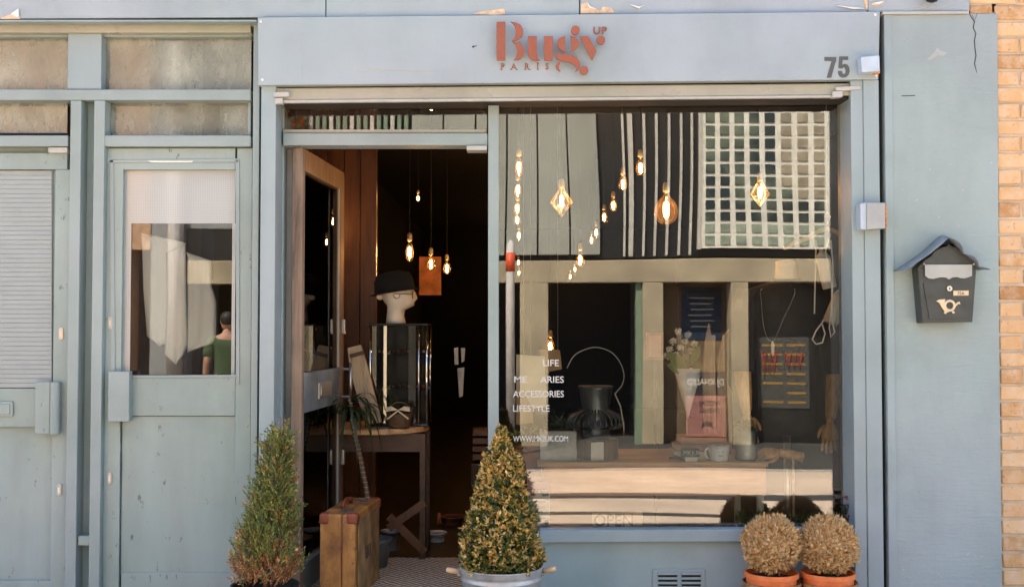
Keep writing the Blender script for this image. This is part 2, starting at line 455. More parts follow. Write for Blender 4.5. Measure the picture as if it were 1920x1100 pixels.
# street and the buildings across it (seen in the glass)
M['pavement'] = plain('pavement_slab', (.36, .34, .30), .85, var=.12, scale=3, bump=.3)
M['far_pave'] = plain('far_paving', (.055, .052, .045), .9, var=.2, scale=2, bump=.3)
M['road'] = plain('pale_road', (.66, .50, .36), .9, var=.2, scale=1.3, bump=.5, bscale=40)
M['tarmac'] = plain('dark_tarmac', (.055, .052, .047), .9, var=.3, bump=.6)
M['kerb'] = plain('kerb_stone', (.42, .39, .34), .85, var=.15)
M['opp_wall'] = plain('beige_concrete', (.46, .37, .235), .9, var=.28, scale=1.6, bump=.3)
M['opp_panel'] = plain('grey_cladding_panel', (.38, .37, .30), .6, var=.14, scale=1.2, bump=.05)
M['opp_recess'] = plain('shaded_recess', (.20, .135, .075), .9, var=.35, scale=3)  # darker brown puts the shade of the recess into the wall colour
M['opp_dark'] = plain('dark_cladding', (.014, .013, .010), .6, var=.3)
M['opp_bar'] = plain('pale_steel_bar', (.62, .56, .46), .5)
M['opp_green'] = plain('green_corrugated', (.22, .28, .18), .6)
M['opp_grout'] = plain('pale_grout', (.86, .80, .66), .8)
k = NT('glass_block')
oi = k.n('ShaderNodeObjectInfo')
k.l(k.mix(k.ramp(k.noise(k.pos(), 1.1, 3), [(.45, 0.0), (.62, 1.0)]), (.035, .045, .04), (.20, .23, .15)), k.b.inputs['Base Color'])
k.b.inputs['Roughness'].default_value = .22; k.bump(k.noise(k.pos(), 28, 2), .4, .01); M['block'] = k.m
M['block_tan'] = plain('tan_glass_block', (.40, .33, .22), .25, var=.3, scale=6)
M['block_green'] = plain('green_glass_block', (.33, .37, .27), .25, var=.3, scale=6)
M['opp_brick'] = plain('peach_brick', (.62, .37, .22), .9, var=.2, scale=12, bump=.4)
M['opp_grey'] = plain('grey_render', (.33, .33, .31), .9)
M['opp_white'] = plain('white_downpipe', (.80, .74, .66), .5)
M['post_red'] = plain('red_band', (.80, .10, .03), .5, bump=0)
M['poster_blue'] = plain('blue_poster', (.012, .03, .06), .6, var=.35, scale=6, bump=0)
M['poster_pink'] = plain('pink_poster', (.38, .17, .14), .6, var=.25, scale=5, bump=0)
M['poster_grey'] = plain('grey_poster', (.07, .07, .06), .7, bump=0)
M['mustard'] = plain('mustard_print', (.34, .19, .04), .7, bump=0)
M['green_shirt'] = plain('green_shirt', (.075, .11, .05), .9, var=.2)
M['skin'] = plain('skin', (.52, .28, .18), .5, bump=0)
M['hair'] = plain('dark_hair', (.03, .02, .015), .6)
M['jeans'] = plain('dark_trousers', (.03, .035, .05), .9)
M['pane'] = glassmat('shop_window_glass', 1.90, wav=.0022, dirt=.003, dcol=(.62, .60, .54))
M['pane_dirty'] = glassmat('dirty_transom_glass', 1.75, dirt=.46, dcol=(.44, .46, .39), speck=True, rough=.06)
M['pane_clear'] = glassmat('clear_pane', 1.80, wav=.0010)
M['pane_in'] = glassmat('door_glass', 1.6, tint=(.55, .58, .55))
M['jar'] = glassmat('jar_glass', 1.7, tint=(.92, .95, .93), dirt=.12, dcol=(.6, .6, .55))
k = NT('frosted_film'); v = k.pos()
g1 = k.n('ShaderNodeTexWave'); g1.bands_direction = 'Z'; g1.inputs['Scale'].default_value = 38; k.l(v, g1.inputs['Vector'])
g2 = k.n('ShaderNodeTexWave'); g2.bands_direction = 'X'; g2.inputs['Scale'].default_value = 38; k.l(v, g2.inputs['Vector'])
gm = k.mix(.5, g1.outputs['Fac'], g2.outputs['Fac'])
k.l(k.ramp(gm, [(.2, (.30, .32, .31)), (.8, (.40, .42, .41))]), k.b.inputs['Base Color']); k.b.inputs['Roughness'].default_value = .5; k.b.inputs['Coat Weight'].default_value = .6; k.b.inputs['Coat IOR'].default_value = 1.8; k.b.inputs['Coat Roughness'].default_value = .06; M['film'] = k.m
M['slat'] = plain('pale_blind_slat', (.29, .33, .33), .5, var=.05, bump=0)
k = NT('amber_bulb_glass'); k.t.nodes.remove(k.b)
tr = k.n('ShaderNodeBsdfTransparent'); tr.inputs[0].default_value = (1, .84, .60, 1)
gl = k.n('ShaderNodeBsdfGlossy'); gl.inputs['Roughness'].default_value = .03
lw = k.n('ShaderNodeLayerWeight'); lw.inputs[0].default_value = .28
tl = k.n('ShaderNodeBsdfTranslucent'); tl.inputs[0].default_value = (1, .55, .2, 1)
m0 = k.n('ShaderNodeMixShader'); m0.inputs[0].default_value = .018; k.l(tr.outputs[0], m0.inputs[1]); k.l(tl.outputs[0], m0.inputs[2])
m1 = k.n('ShaderNodeMixShader'); k.l(lw.outputs['Fresnel'], m1.inputs[0]); k.l(m0.outputs[0], m1.inputs[1]); k.l(gl.outputs[0], m1.inputs[2])
k.l(m1.outputs[0], k.out.inputs[0]); M['bulb'] = k.m
M['filament'] = emit('glowing_filament', (1.0, .54, .22), 70)
M['fil_small'] = emit('glowing_small_lamp', (1.0, .62, .30), 12)
k = NT('clear_display_glass'); k.t.nodes.remove(k.b)
tr = k.n('ShaderNodeBsdfTransparent'); gl = k.n('ShaderNodeBsdfGlossy'); gl.inputs['Roughness'].default_value = .0
fr = k.n('ShaderNodeFresnel'); fr.inputs['IOR'].default_value = 2.6
mx = k.n('ShaderNodeMixShader'); k.l(fr.outputs[0], mx.inputs[0]); k.l(tr.outputs[0], mx.inputs[1]); k.l(gl.outputs[0], mx.inputs[2]); k.l(mx.outputs[0], k.out.inputs[0])
M['case_glass'] = k.m

# ================================================================== THE SETTING
FLOOR_Z = 0.14
def slab(name, mat, x0, x1, y0, y1, z0, z1): return struct(finish(MB().box(x0, x1, y0, y1, z0, z1), name, M[mat]))
slab('ground', 'tarmac', -90, 90, -90, 90, -.60, -.265)
slab('pavement', 'pavement', -30, 30, -2.25, 0.3, -.26, 0.0)
slab('kerb', 'kerb', -30, 30, -2.40, -2.255, -.26, -.004)
slab('road', 'road', -30, 30, -7.3, -2.405, -.262, -.22)
slab('road_patch', 'tarmac', -30, 30, -5.52, -5.18, -.219, -.215)
slab('gutter', 'tarmac', -30, 30, -4.36, -4.22, -.219, -.215)
slab('far_kerb', 'kerb', -30, 30, -7.40, -7.305, -.26, -.205)
slab('far_pavement', 'far_pave', -30, 30, -12.5, -7.405, -.26, -.2)
# shop room
XL, XR, YB, ZC = -1.42, 2.6, 12.2, 2.95
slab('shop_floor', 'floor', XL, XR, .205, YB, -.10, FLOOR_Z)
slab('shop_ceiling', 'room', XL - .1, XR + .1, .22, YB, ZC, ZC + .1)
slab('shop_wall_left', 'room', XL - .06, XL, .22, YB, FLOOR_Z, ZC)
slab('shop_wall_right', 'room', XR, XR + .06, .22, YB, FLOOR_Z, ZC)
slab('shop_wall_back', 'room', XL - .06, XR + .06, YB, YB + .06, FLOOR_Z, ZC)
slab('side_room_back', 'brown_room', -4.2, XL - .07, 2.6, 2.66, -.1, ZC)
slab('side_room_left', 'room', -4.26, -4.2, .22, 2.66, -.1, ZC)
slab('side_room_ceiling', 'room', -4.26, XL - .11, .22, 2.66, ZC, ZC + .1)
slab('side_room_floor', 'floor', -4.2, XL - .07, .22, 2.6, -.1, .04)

# ================================================================== SHOPFRONT
shop = thing('shopfront', 'grey blue painted shopfront with open glazed door and large display window', 'shopfront', (0, .1, 0))
def sp(mb, name, mat='paint_frame', bevel=.0025, parent=None, **kw):
    return finish(mb, name, M[mat], parent or shop, bevel=bevel, **kw)

# building body that shades the front
sp(MB().box(-7.5, 6.5, .10, 13.0, 3.30, 3.55), 'roof', 'paint')
sp(MB().box(-7.5, 6.5, .03, .20, P(960, -30, .03).z, 3.30), 'upper_wall', 'paint_beam')
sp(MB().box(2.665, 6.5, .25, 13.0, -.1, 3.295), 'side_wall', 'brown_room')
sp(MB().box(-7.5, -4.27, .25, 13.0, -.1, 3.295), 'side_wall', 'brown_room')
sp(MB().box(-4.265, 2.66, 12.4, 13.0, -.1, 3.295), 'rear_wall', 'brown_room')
# beam of painted boards over everything
for (a, b, yl, yr) in ((-260, 610, 37, 32), (612, 1086, 32, 27.5), (1088, 1626, 27.5, 22.5), (1628, 1818, 22.5, 21)):
    o = sp(MB().pprism([(a, -40), (b, -40), (b, yr), (a, yl)], .0, .12), 'beam_board', 'paint_beam', .002)
# peeling spots on the lower edge of the beam
def chip(pts, parent=None):
    sp(MB().pprism(pts, -.0035, .0), 'bare_patch', 'cream_chip', 0)
chip([(0, 36), (4, 33), (20, 27), (33, 20), (36, 30), (38, 36)])
chip([(886, 27), (902, 22), (921, 20), (946, 16), (947, 27), (930, 29)])
chip([(1089, 25.5), (1090, 8), (1101, 4), (1103, 15), (1126, 19), (1130, 13), (1146, 15), (1152, 24)])
chip([(1620, 0), (1627, -6), (1627, 20), (1623, 15)])
chip([(1634, 8), (1655, 3), (1658, 5), (1648, 10), (1636, 11)])
for pts in ([(20, 26), (34, 17), (35, 30), (32, 33)], [(1101, 3), (1106, 12), (1122, 19), (1104, 14)], [(1634, 6.5), (1658, 2), (1650, 7)], [(1567, 10), (1600, 14), (1624, 16), (1600, 17)], [(1180, 8), (1200, 13), (1208, 9), (1198, 16)]):
    sp(MB().pprism(pts, -.011, -.004), 'paint_flake', 'white_paint', 0)
# thin cap under the beam at the left and at the right
sp(MB().pprism([(-260, 37.5), (481, 37.5), (481, 41), (-260, 41)], -.012, .10), 'drip_edge', 'paint_frame', .001)
sp(MB().pprism([(1655, 22), (1817, 21), (1817, 26), (1655, 27)], -.014, .10), 'drip_edge', 'grey_plastic', .001)

# fascia board with its sign
FY = -.03
fascia = sp(MB().pprism([(483, 33), (1650, 22), (1647, 149), (484, 160)], FY, .02), 'fascia_board', 'paint_fascia', .0025)
def dot(px, py, r, y, mat='white_paint', name='screw', parent=fascia):
    c = P(px, py, y); 
    mb = MB(); n = 10
    vv = [(c.x + r * math.cos(6.283 * i / n), y - .001, c.z + r * math.sin(6.283 * i / n)) for i in range(n)] + [(c.x, y - .004, c.z)]
    mb.add(vv, [(i, (i + 1) % n, n) for i in range(n)]); return finish(mb, name, M[mat], parent)
for a, b in ((489, 41), (492, 150), (1641, 28), (1643, 142)): dot(a, b, .006, FY)
dot(887, 88, .005, FY, 'crack', 'nail_hole')
sp(MB().pprism([(888, 87), (894, 85.6), (894, 86.6), (889, 88.4)], FY - .002, FY), 'scratch', 'crack', 0, fascia)
sp(MB().pprism([(662, 129), (814, 132), (814, 133.3), (664, 131)], FY - .0015, FY), 'scratch', 'grey_plastic', 0, fascia)

# roller shutter box under the fascia
sp(MB().pbox(515, 160, 1597, 165, .03, .16), 'shutter_shade_strip', 'dark', 0)  # dark strip painted in for the shadow under the fascia
sp(MB().pprism([(515, 165), (1597, 156), (1597, 179), (515, 189)], .006, .145), 'shutter_box', 'olive', .006)
sp(MB().pprism([(530, 188), (1565, 178.5), (1565, 183), (530, 193)], -.002, .02), 'shutter_lip', 'grey_plastic', .002)
sp(MB().pprism([(528, 193.2), (1597, 183.4), (1597, 186), (528, 195)], .022, .15), 'shutter_underside', 'dark', 0)  # underside coloured dark for the shade beneath the box
for pts in ([(513, 173), (542, 172), (542, 181), (513, 182)], [(515, 184), (530, 183), (530, 194), (515, 195)], [(1567, 163), (1612, 161), (1615, 167), (1585, 170), (1567, 170)], [(1561, 171.5), (1580, 170.5), (1580, 182), (1561, 183)]):
    sp(MB().pprism(pts, -.016, .02), 'shutter_bracket', 'grey_plastic', .002)

# pilaster between the doors and the entrance, reveal on its right
sp(MB().pbox(486, 160.5, 514, 1260, .0, .24), 'pilaster', 'paint', .003)
sp(MB().pbox(471, 44, 483, 1260, .045, .20), 'jamb', 'paint_frame', .002)
# entrance frame
EY = .15
sp(MB().pbox(522, 186, 530, 1130, EY, .22), 'door_jamb', 'paint_frame', .002)
sp(MB().pbox(531, 250, 914, 272.5, .11, .22), 'transom_bar', 'paint_frame', .002)
sp(MB().pbox(531, 243, 912, 249.5, .125, .2), 'glazing_bead', 'olive', .001)
sp(MB().pbox(531, 206, 913, 246, GLASS_Y, GLASS_Y + .006), 'transom_pane', 'pane', 0)
sp(MB().pbox(915, 186, 935, 1230, .10, .22), 'mullion', 'paint_frame', .003)
sp(MB().pbox(875, 273, 913, 281.5, .09, .18), 'door_closer', 'grey_plastic', .002)
sp(MB().pbox(533, 276, 546, 1120, .25, .30), 'inner_stop', 'grey_plastic', .002)
sp(MB().box(P(520, 800, .1).x, P(935, 800, .1).x, .0, .20, -.02, FLOOR_Z - .005), 'door_step', 'paint', .006)
# display window
sp(MB().pbox(935, 184, 1602, 1001, GLASS_Y, GLASS_Y + .008), 'window_pane', 'pane', 0)
sp(MB().pbox(1597.5, 186, 1601, 992, .045, .22), 'window_reveal', 'dark_steel', 0)
sill = sp(MB().pprism([(1012, 993.5), (1599, 991), (1599, 1014), (1012, 1017)], .075, .15), 'window_sill', 'paint_post', .004)
sp(MB().pbox(936, 1012, 1604, 1260, .11, .20), 'stall_riser', 'paint', .003)
vent = sp(MB().pbox(1224, 1066, 1322, 1118, .101, .11), 'vent', 'paint_post', .002)
for cxx in (1234, 1278):
    for i in range(5):
        sp(MB().pprism([(cxx, 1073 + i * 8.6), (cxx + 36, 1073 + i * 8.6), (cxx + 36, 1077 + i * 8.6), (cxx, 1077 + i * 8.6)], .091, .102), 'slat', 'paint_post', .001, vent)
        sp(MB().pprism([(cxx, 1077.3 + i * 8.6), (cxx + 36, 1077.3 + i * 8.6), (cxx + 36, 1081.3 + i * 8.6), (cxx, 1081.3 + i * 8.6)], .0995, .1005), 'gap', 'dark', 0, vent)
# shutter guide posts
sp(MB().pbox(1600, 150, 1623.3, 1260, -.01, .20), 'guide_post', 'paint_post', .003)
sp(MB().pbox(1624.2, 150, 1653.5, 1260, -.016, .20), 'guide_post', 'paint_post', .003)
sp(MB().pbox(1653.8, 27, 1657, 1260, .03, .2), 'shadow_gap', 'dark', 0)
# rendered pillar
pil = sp(MB().pprism([(1657.3, 27.5), (1871, 25), (1874, 600), (1881, 1260), (1668, 1260), (1660, 600)], .0, .25), 'rendered_pillar', 'render_wall', .006)
sp(MB().pprism([(1657.5, 28), (1672, 28), (1684, 1260), (1668.5, 1260)], -.006, .0), 'pillar_trim', 'paint', .002)
def ribbon(pts, wd, y, name, mat, parent):
    mb = MB()
    for i in range(len(pts) - 1):
        a, b = pts[i], pts[i + 1]
        w0 = wd * (1 if 0 < i else .6); w1 = wd * (1 if i < len(pts) - 2 else .2)
        mb.pprism([(a[0] - w0, a[1]), (a[0] + w0, a[1]), (b[0] + w1, b[1]), (b[0] - w1, b[1])], y - .0008, y)
    return finish(mb, name, M[mat], parent)
ribbon([(1817, 24), (1821, 32), (1827, 41), (1825, 53), (1830, 63), (1827, 76), (1828, 90), (1830, 105), (1827, 120), (1832, 137)], .9, -.0005, 'crack', 'crack', pil)
ribbon([(1832, 25), (1830, 33), (1827, 40)], .5, -.0005, 'crack', 'crack', pil)
ribbon([(1823, 28), (1825, 34), (1829, 42)], .4, -.0005, 'crack', 'crack', pil)
for pts in ([(1690, 179.5), (1716, 178.5), (1716, 180), (1692, 181)], [(1738, 112), (1752, 98), (1757, 90), (1765, 96), (1776, 99), (1770, 105), (1758, 104), (1745, 113)], [(1842, 1064), (1858, 1061), (1850, 1066)]):
    sp(MB().pprism(pts, -.0012, .0), 'scuff', 'box_paint' if pts[0][0] != 1690 else 'crack', 0, pil)
for i in range(16):
    a, b = random.uniform(1685, 1860), random.uniform(300, 430) if i < 11 else random.uniform(1020, 1090)
    L, an = random.uniform(2, 6), random.uniform(-1.2, 1.2)
    sp(MB().pprism([(a, b), (a + L * math.cos(an), b + L * math.sin(an)), (a + L * math.cos(an) + .5, b + L * math.sin(an) + .7), (a + .3, b + .6)], -.0012, .0), 'scuff', 'scuff', 0, pil)

# left: framing with dirty top lights, two doors
LY = .07
sp(MB().pbox(-260, 47, 470, 61.5, .05, .20), 'head_rail', 'olive', .002)
sp(MB().pbox(127, 62, 190, 167.5, LY, .20), 'mullion_panel', 'paint', .002)
sp(MB().pbox(-260, 168, 470, 188, .055, .20), 'transom_rail', 'paint_frame', .003)
sp(MB().pbox(-260, 254, 127, 274.5, .055, .20), 'transom_rail', 'paint_frame', .003)
sp(MB().pbox(191, 254, 470, 274.5, .055, .20), 'transom_rail', 'paint_frame', .003)
sp(MB().pbox(125.5, 188.5, 146, 1260, .05, .20), 'door_post', 'paint_frame', .003)
sp(MB().pbox(170, 188.5, 190.5, 1260, .05, .20), 'door_post', 'paint_frame', .003)
sp(MB().pbox(146, 189, 170, 1260, .13, .20), 'recess_panel', 'paint_door', 0)
sp(MB().pbox(146.2, 1004, 169.8, 1022, .06, .13), 'cross_rail', 'paint_door', .003)
for (a, b, c_, d) in ((-260, 62, 127, 168), (190, 62, 471, 168), (-260, 188, 126, 254), (190, 188, 471, 254)):
    sp(MB().pbox(a, b, c_, d, .125, .131), 'top_light_pane', 'pane_dirty', 0)
    sp(MB().pbox(a, b, c_, d, .32, .33), 'added_grey_backing', 'opp_grey', 0)  # grey panel added so the panes do not go pitch black
sp(MB().pbox(193, 62.5, 470, 69.5, .09, .124), 'glazing_bead', 'paint_door', .001)
sp(MB().pbox(-260, 62.5, 126.5, 69.5, .09, .124), 'glazing_bead', 'paint_door', .001)
sp(MB().pbox(191, 190, 203, 253, .09, .124), 'glazing_bead', 'paint_door', .001)
sp(MB().pbox(465, 192, 470, 253, .09, .124), 'glazing_bead', 'paint_frame', .001)

for (a, b, c_, d) in ((190.6, 275, 195.3, 1250), (190.6, 274.6, 470, 278), (470.1, 275, 471.2, 1250), (-260, 274.6, 126, 276.4), (126.2, 275, 127.4, 1250), (-260, 249.5, 126, 253.8)):
    sp(MB().pbox(a, b, c_, d, .100, .108), 'shadow_gap', 'dark', 0)

def escutcheon(px, py, y, parent, bright):
    c = P(px, py, y); n = 16; r = .0115; h = .0165
    pts = []
    for i in range(n):
        a = 2 * math.pi * i / n
        pts.append((c.x + r * math.cos(a), c.z + r * math.sin(a) + (h if math.sin(a) > 0 else -h)))
    e = finish(MB().prism(pts, y - .006, y), 'escutcheon', M['grey_plastic' if not bright else 'putty'], parent, bevel=.002)
    finish(MB().prism([(c.x + .0045 * math.cos(6.283 * i / 12), c.z + .006 + .0055 * math.sin(6.283 * i / 12)) for i in range(12)], y - .0075, y - .0058), 'keyhole', M['steel'], e)
    finish(MB().box(c.x - .003, c.x + .003, y - .0075, y - .0058, c.z - .013, c.z + .003), 'keyhole', M['steel'], e)

# left door (cut by the frame): ribbed blind in its glass, letter box, lock cover
DY = .085
ld = sp(MB().pbox(-260, 276, 126.5, 1250, DY + .03, .17), 'door', 'paint_door', 0)
ld['label'] = 'leftmost painted door with ribbed pale glazing and letter slot'
def dp(mb, name, mat, parent, bevel=.002): return finish(mb, name, M[mat], parent, bevel=bevel)
dp(MB().pbox(98, 318, 126, 1250, DY, DY + .03), 'stile', 'paint_door', ld)
dp(MB().pbox(-260, 287, 126, 317.5, DY, DY + .03), 'top_rail', 'paint_door', ld)
dp(MB().pbox(90, 276.5, 126, 286.5, DY - .02, DY + .03), 'closer', 'grey_plastic', ld)
dp(MB().pbox(-260, 728, 97.5, 800, DY + .004, DY + .03), 'lock_rail', 'paint_door', ld)
dp(MB().pbox(-260, 1088, 97.5, 1250, DY + .002, DY + .03), 'bottom_rail', 'paint_door', ld)
dp(MB().pbox(-260, 319, 97.5, 727.5, DY + .024, DY + .029), 'backing', 'slat', ld)
y = 320.0
sm = None
while y < 724:
    o = dp(MB().pprism([(-260, y), (97, y), (97, y + 8.35), (-260, y + 8.35)], DY + .016, DY + .0235), 'slat', 'slat', ld, .0015)
    y += 8.65
dp(MB().pprism([(-40, 752), (22, 752), (24, 755), (24, 778), (21, 780.5), (-40, 780.5)], DY - .006, DY + .004), 'letter_plate', 'paint_frame', ld)
dp(MB().pbox(-40, 757, 18, 776, DY - .010, DY - .0055), 'letter_flap', 'paint_door', ld)
cv = MB(); a = P(72, 715, DY); b = P(118, 812, DY)
cv.box(a.x, a.x + .068, DY - .034, DY - .0005, b.z, a.z)
o = dp(cv, 'lock_cover', 'paint_door', ld, .004)
dp(MB().tube([(a.x + .088, DY - .022, b.z + .001), (a.x + .088, DY - .022, a.z - .001)], .022, 14), 'lock_cover_edge', 'paint_frame', ld, 0)
escutcheon(115, 625, DY, ld, True); escutcheon(111.5, 917, DY, ld, False)
# middle door: half glazed with a frosted film that leaves a clear window
md = sp(MB().pbox(228, 780, 441, 1073, DY + .012, .16), 'door', 'paint_door', 0)
md['label'] = 'half glazed painted door with a grey smear behind its glass'
dp(MB().pbox(195.5, 278, 226, 1250, DY, .15), 'stile', 'paint_door', md)
dp(MB().pbox(441, 278, 470, 1250, DY, .15), 'stile', 'paint_door', md)
dp(MB().pbox(226.2, 278, 440.8, 318, DY + .001, .15), 'top_rail', 'paint_door', md)
dp(MB().pbox(226.2, 704, 440.8, 779, DY + .001, .15), 'lock_rail', 'paint_door', md)
dp(MB().pbox(226.2, 1073, 440.8, 1250, DY + .001, .15), 'bottom_rail', 'paint_door', md)
for pts in ([(206, 300), (447, 297), (447, 304), (206, 305)], [(205, 300), (213, 300), (216, 700), (207, 700)], [(441, 300), (449, 299), (449, 720), (443, 720)], [(220, 703.5), (445, 702), (445, 707), (220, 709)]):
    dp(MB().pprism(pts, DY - .005, DY + .0005), 'glazing_trim', 'paint_frame', md, .002)
for pts in ([(276, 301.5), (330, 302), (362, 301.5), (360, 304.5), (285, 304.5)],):
    dp(MB().pprism(pts, DY - .0065, DY), 'bare_patch', 'white_paint' if pts[0][0] == 276 else 'crack', md, 0)
for pts in ([(225, 790), (226.5, 815), (225.5, 832)], [(226, 845), (227, 872), (225.5, 905)], [(226, 955), (227, 985)], [(226, 1020), (225.5, 1050), (228, 1070)], [(441.5, 930), (442.5, 945)]):
    ribbon(pts, .8, DY - .0003, 'paint_crack', 'crack', md)
for pts in ([(281, 1077), (282, 1092)], [(330, 1076), (331, 1085)], [(246, 1003), (249, 1008)], [(300, 1075), (300.5, 1080)]):
    ribbon(pts, .9, DY + .0005, 'paint_chip', 'crack', md)
dp(MB().pbox(226, 318, 441, 704, DY + .03, DY + .036), 'pane', 'pane_clear', md, 0)
FYM = DY + .0275
dp(MB().pbox(226, 318, 441, 419, FYM, FYM + .001), 'film', 'film', md, 0)
dp(MB().pbox(226, 419, 245, 704, FYM, FYM + .001), 'film', 'film', md, 0)
dp(MB().pbox(434.5, 419, 441, 704, FYM, FYM + .001), 'film', 'film', md, 0)
hp = MB().pbox(202.5, 696, 242, 790, DY - .045, DY - .003)
dp(hp, 'lock_cover', 'paint_frame', md, .003)
escutcheon(207, 605, DY, md, False); escutcheon(206, 896, DY, md, False)
# made-up grey sheets standing for a blurred smear in that glass
for i, (pts, yy, lab) in enumerate((
        ([(266, 437), (345, 440), (347, 560), (344, 640), (300, 648), (275, 640), (268, 545)], .15, 'wide pale made-up grey sheet for the smear in the half glazed door'),
        ([(310, 466), (348, 455), (350, 600), (352, 655), (330, 683), (308, 668), (312, 560)], .135, 'long middle made-up grey strip for the smear in the half glazed door'),
        ([(350, 473), (396, 474), (396, 540), (405, 560), (404, 640), (380, 655), (352, 660)], .145, 'right hand made-up pinkish grey sheet for the smear in the half glazed door'))):
    m_ = MB()
    cols = 9
    xs = [p[0] for p in pts]; x0, x1 = min(xs), max(xs)
    # drape: vertical folds follow a gentle wave
    zs = [p[1] for p in pts]; z0, z1 = min(zs), max(zs); rows = 12
    grid = []
    for r_ in range(rows + 1):
        py = z0 + (z1 - z0) * r_ / rows
        ins = []
        for j in range(len(pts)):
            (ax, ay), (bx, by) = pts[j], pts[(j + 1) % len(pts)]
            if (ay - py) * (by - py) <= 0 and abs(ay - by) > 1e-6: ins.append(ax + (bx - ax) * (py - ay) / (by - ay))
        lo, hi = (min(ins), max(ins)) if ins else (x0, x1)
        for c_ in range(cols + 1):
            q = P(lo + (hi - lo) * c_ / cols, py, yy)
            grid.append((q.x, yy + .008 * math.sin(c_ * 1.9 + i + r_ * .15), q.z))
    fs = [(r_ * (cols + 1) + c_, (r_ + 1) * (cols + 1) + c_, (r_ + 1) * (cols + 1) + c_ + 1, r_ * (cols + 1) + c_ + 1) for r_ in range(rows) for c_ in range(cols)]
    m_.add(grid, fs)
    o = finish(m_, 'hanging_sheet', M['grey_sheet'], smooth=True)
    so_ = o.modifiers.new('thick', 'SOLIDIFY'); so_.thickness = .002
    tag(o, lab, 'paper')

# lettering on the fascia -------------------------------------------------
def LZ(pts, s=4.8, ox=880, oy=0): return [(ox + a / s, oy + b / s) for a, b in pts]
def circ(cx_, cy_, r, n=28): return [(cx_ + r * math.cos(6.2832 * i / n), cy_ + r * math.sin(6.2832 * i / n)) for i in range(n)]
def smooth_pts(pts, n=4):
    """closed Catmull-Rom through the points"""
    out = []; m = len(pts)
    for i in range(m):
        p0, p1, p2, p3 = pts[i - 1], pts[i], pts[(i + 1) % m], pts[(i + 2) % m]
        for j in range(n):
            t = j / n
            out.append(tuple(.5 * (2 * p1[q] + (p2[q] - p0[q]) * t + (2 * p0[q] - 5 * p1[q] + 4 * p2[q] - p3[q]) * t * t + (3 * p1[q] - p0[q] - 3 * p2[q] + p3[q]) * t ** 3) for q in (0, 1)))
    return out
sign = thing('shop_sign', 'rust brown raised stencil lettering on the pale fascia board', 'sign', P(1036, 140, FY))
LT0, LT1 = FY - .040, FY - .028
glyphs = {
    'stem_b': [(245, 197), (325, 197), (325, 543), (245, 543)],
    'bowl_b_upper': [(370, 197), (420, 203), (460, 225), (483, 260), (487, 290), (478, 325), (450, 352), (415, 367), (385, 372), (405, 350), (416, 315), (418, 275), (408, 235), (390, 210)],
    'bowl_b_lower': [(385, 373), (430, 382), (470, 400), (493, 435), (498, 470), (488, 505), (460, 530), (425, 541), (395, 543), (415, 520), (430, 480), (430, 440), (415, 402)],
    'letter_u': [(527, 327), (608, 327), (608, 480), (612, 510), (622, 535), (640, 543), (600, 550), (570, 545), (540, 520), (527, 490)],
    'stem_u': [(672, 327), (753, 327), (753, 543), (672, 543)],
    'bowl_g_left': [(862, 322), (825, 335), (795, 360), (785, 393), (795, 425), (825, 452), (862, 465)],
    'bowl_g_right': [(907, 322), (950, 335), (980, 360), (990, 393), (980, 425), (950, 452), (907, 465), (915, 440), (918, 393), (915, 345)],
    'ear_g': circ(955, 273, 40),
    'tail_g': [(797, 462), (800, 478), (830, 485), (880, 490), (930, 498), (965, 515), (990, 545), (998, 575), (992, 605), (975, 632), (948, 648), (960, 630), (960, 605), (940, 580), (900, 563), (830, 548), (790, 530), (778, 505), (780, 485)],
    'loop_g': [(822, 555), (808, 590), (808, 620), (822, 648), (785, 625), (775, 598), (790, 570)],
    'dot_g': circ(1031, 634, 40),
    'letter_y': [(992, 327), (1073, 327), (1147, 462), (1104, 547)],
    'dot_y': circ(1184, 362, 40),
}
for kx, pts in glyphs.items():
    finish(MB().pprism(LZ(pts), LT0, LT1), 'letter', M['rust'], sign, bevel=.0008)
q = P(880 + 1112 / 4.8, 310 / 4.8, FY)
finish(MB().text('UP', .0475, q, -1, .006, .012, 1.05, spacing=1.12), 'letter', M['rust'], sign)
# PARIS: thin serif capitals
for ch, ox in (('P', 281), ('A', 376), ('R', 495), ('I', 607), ('S', 682)):
    q = P(880 + ox / 4.8, 628 / 4.8, FY)
    mb = MB().text(ch, .040, q, -1, .004, .001, .92)
    h = .0288; x = q.x; z = q.z; w_ = .010
    ser = {'P': [(.004, 0)], 'R': [(.004, 0), (.024, 0)], 'I': [(.005, 0), (.005, h)], 'A': [(.001, 0), (.026, 0)], 'S': []}[ch]
    for sx_, sz_ in ser:
        mb.box(x + sx_ - w_ / 2, x + sx_ + w_ / 2, FY - .004, FY, z + sz_ - .0012, z + sz_ + .0012)
    finish(mb, 'letter', M['rust'], sign)
num = thing('house_number', 'dark grey street number at the lower right of the fascia board', 'number', P(1570, 149, FY))
d7 = [(203, 485), (299, 485), (299, 516), (284, 560), (272, 605), (258, 655), (222, 655), (238, 600), (262, 517), (203, 517)]
d5 = [(326, 480), (398, 480), (398, 508), (352, 508), (349, 548), (372, 540), (394, 550), (408, 575), (410, 605), (400, 635), (378, 652), (352, 654), (330, 645), (316, 620), (314, 600), (346, 600), (352, 622), (366, 626), (377, 612), (377, 590), (370, 572), (358, 570), (348, 580), (318, 576)]
for d in (d7, d5): finish(MB().pprism([(a, b - 3) for a, b in LZ(d, 4.4, 1500, 0)], FY - .003, FY - .0003), 'digit', M['number'], num)

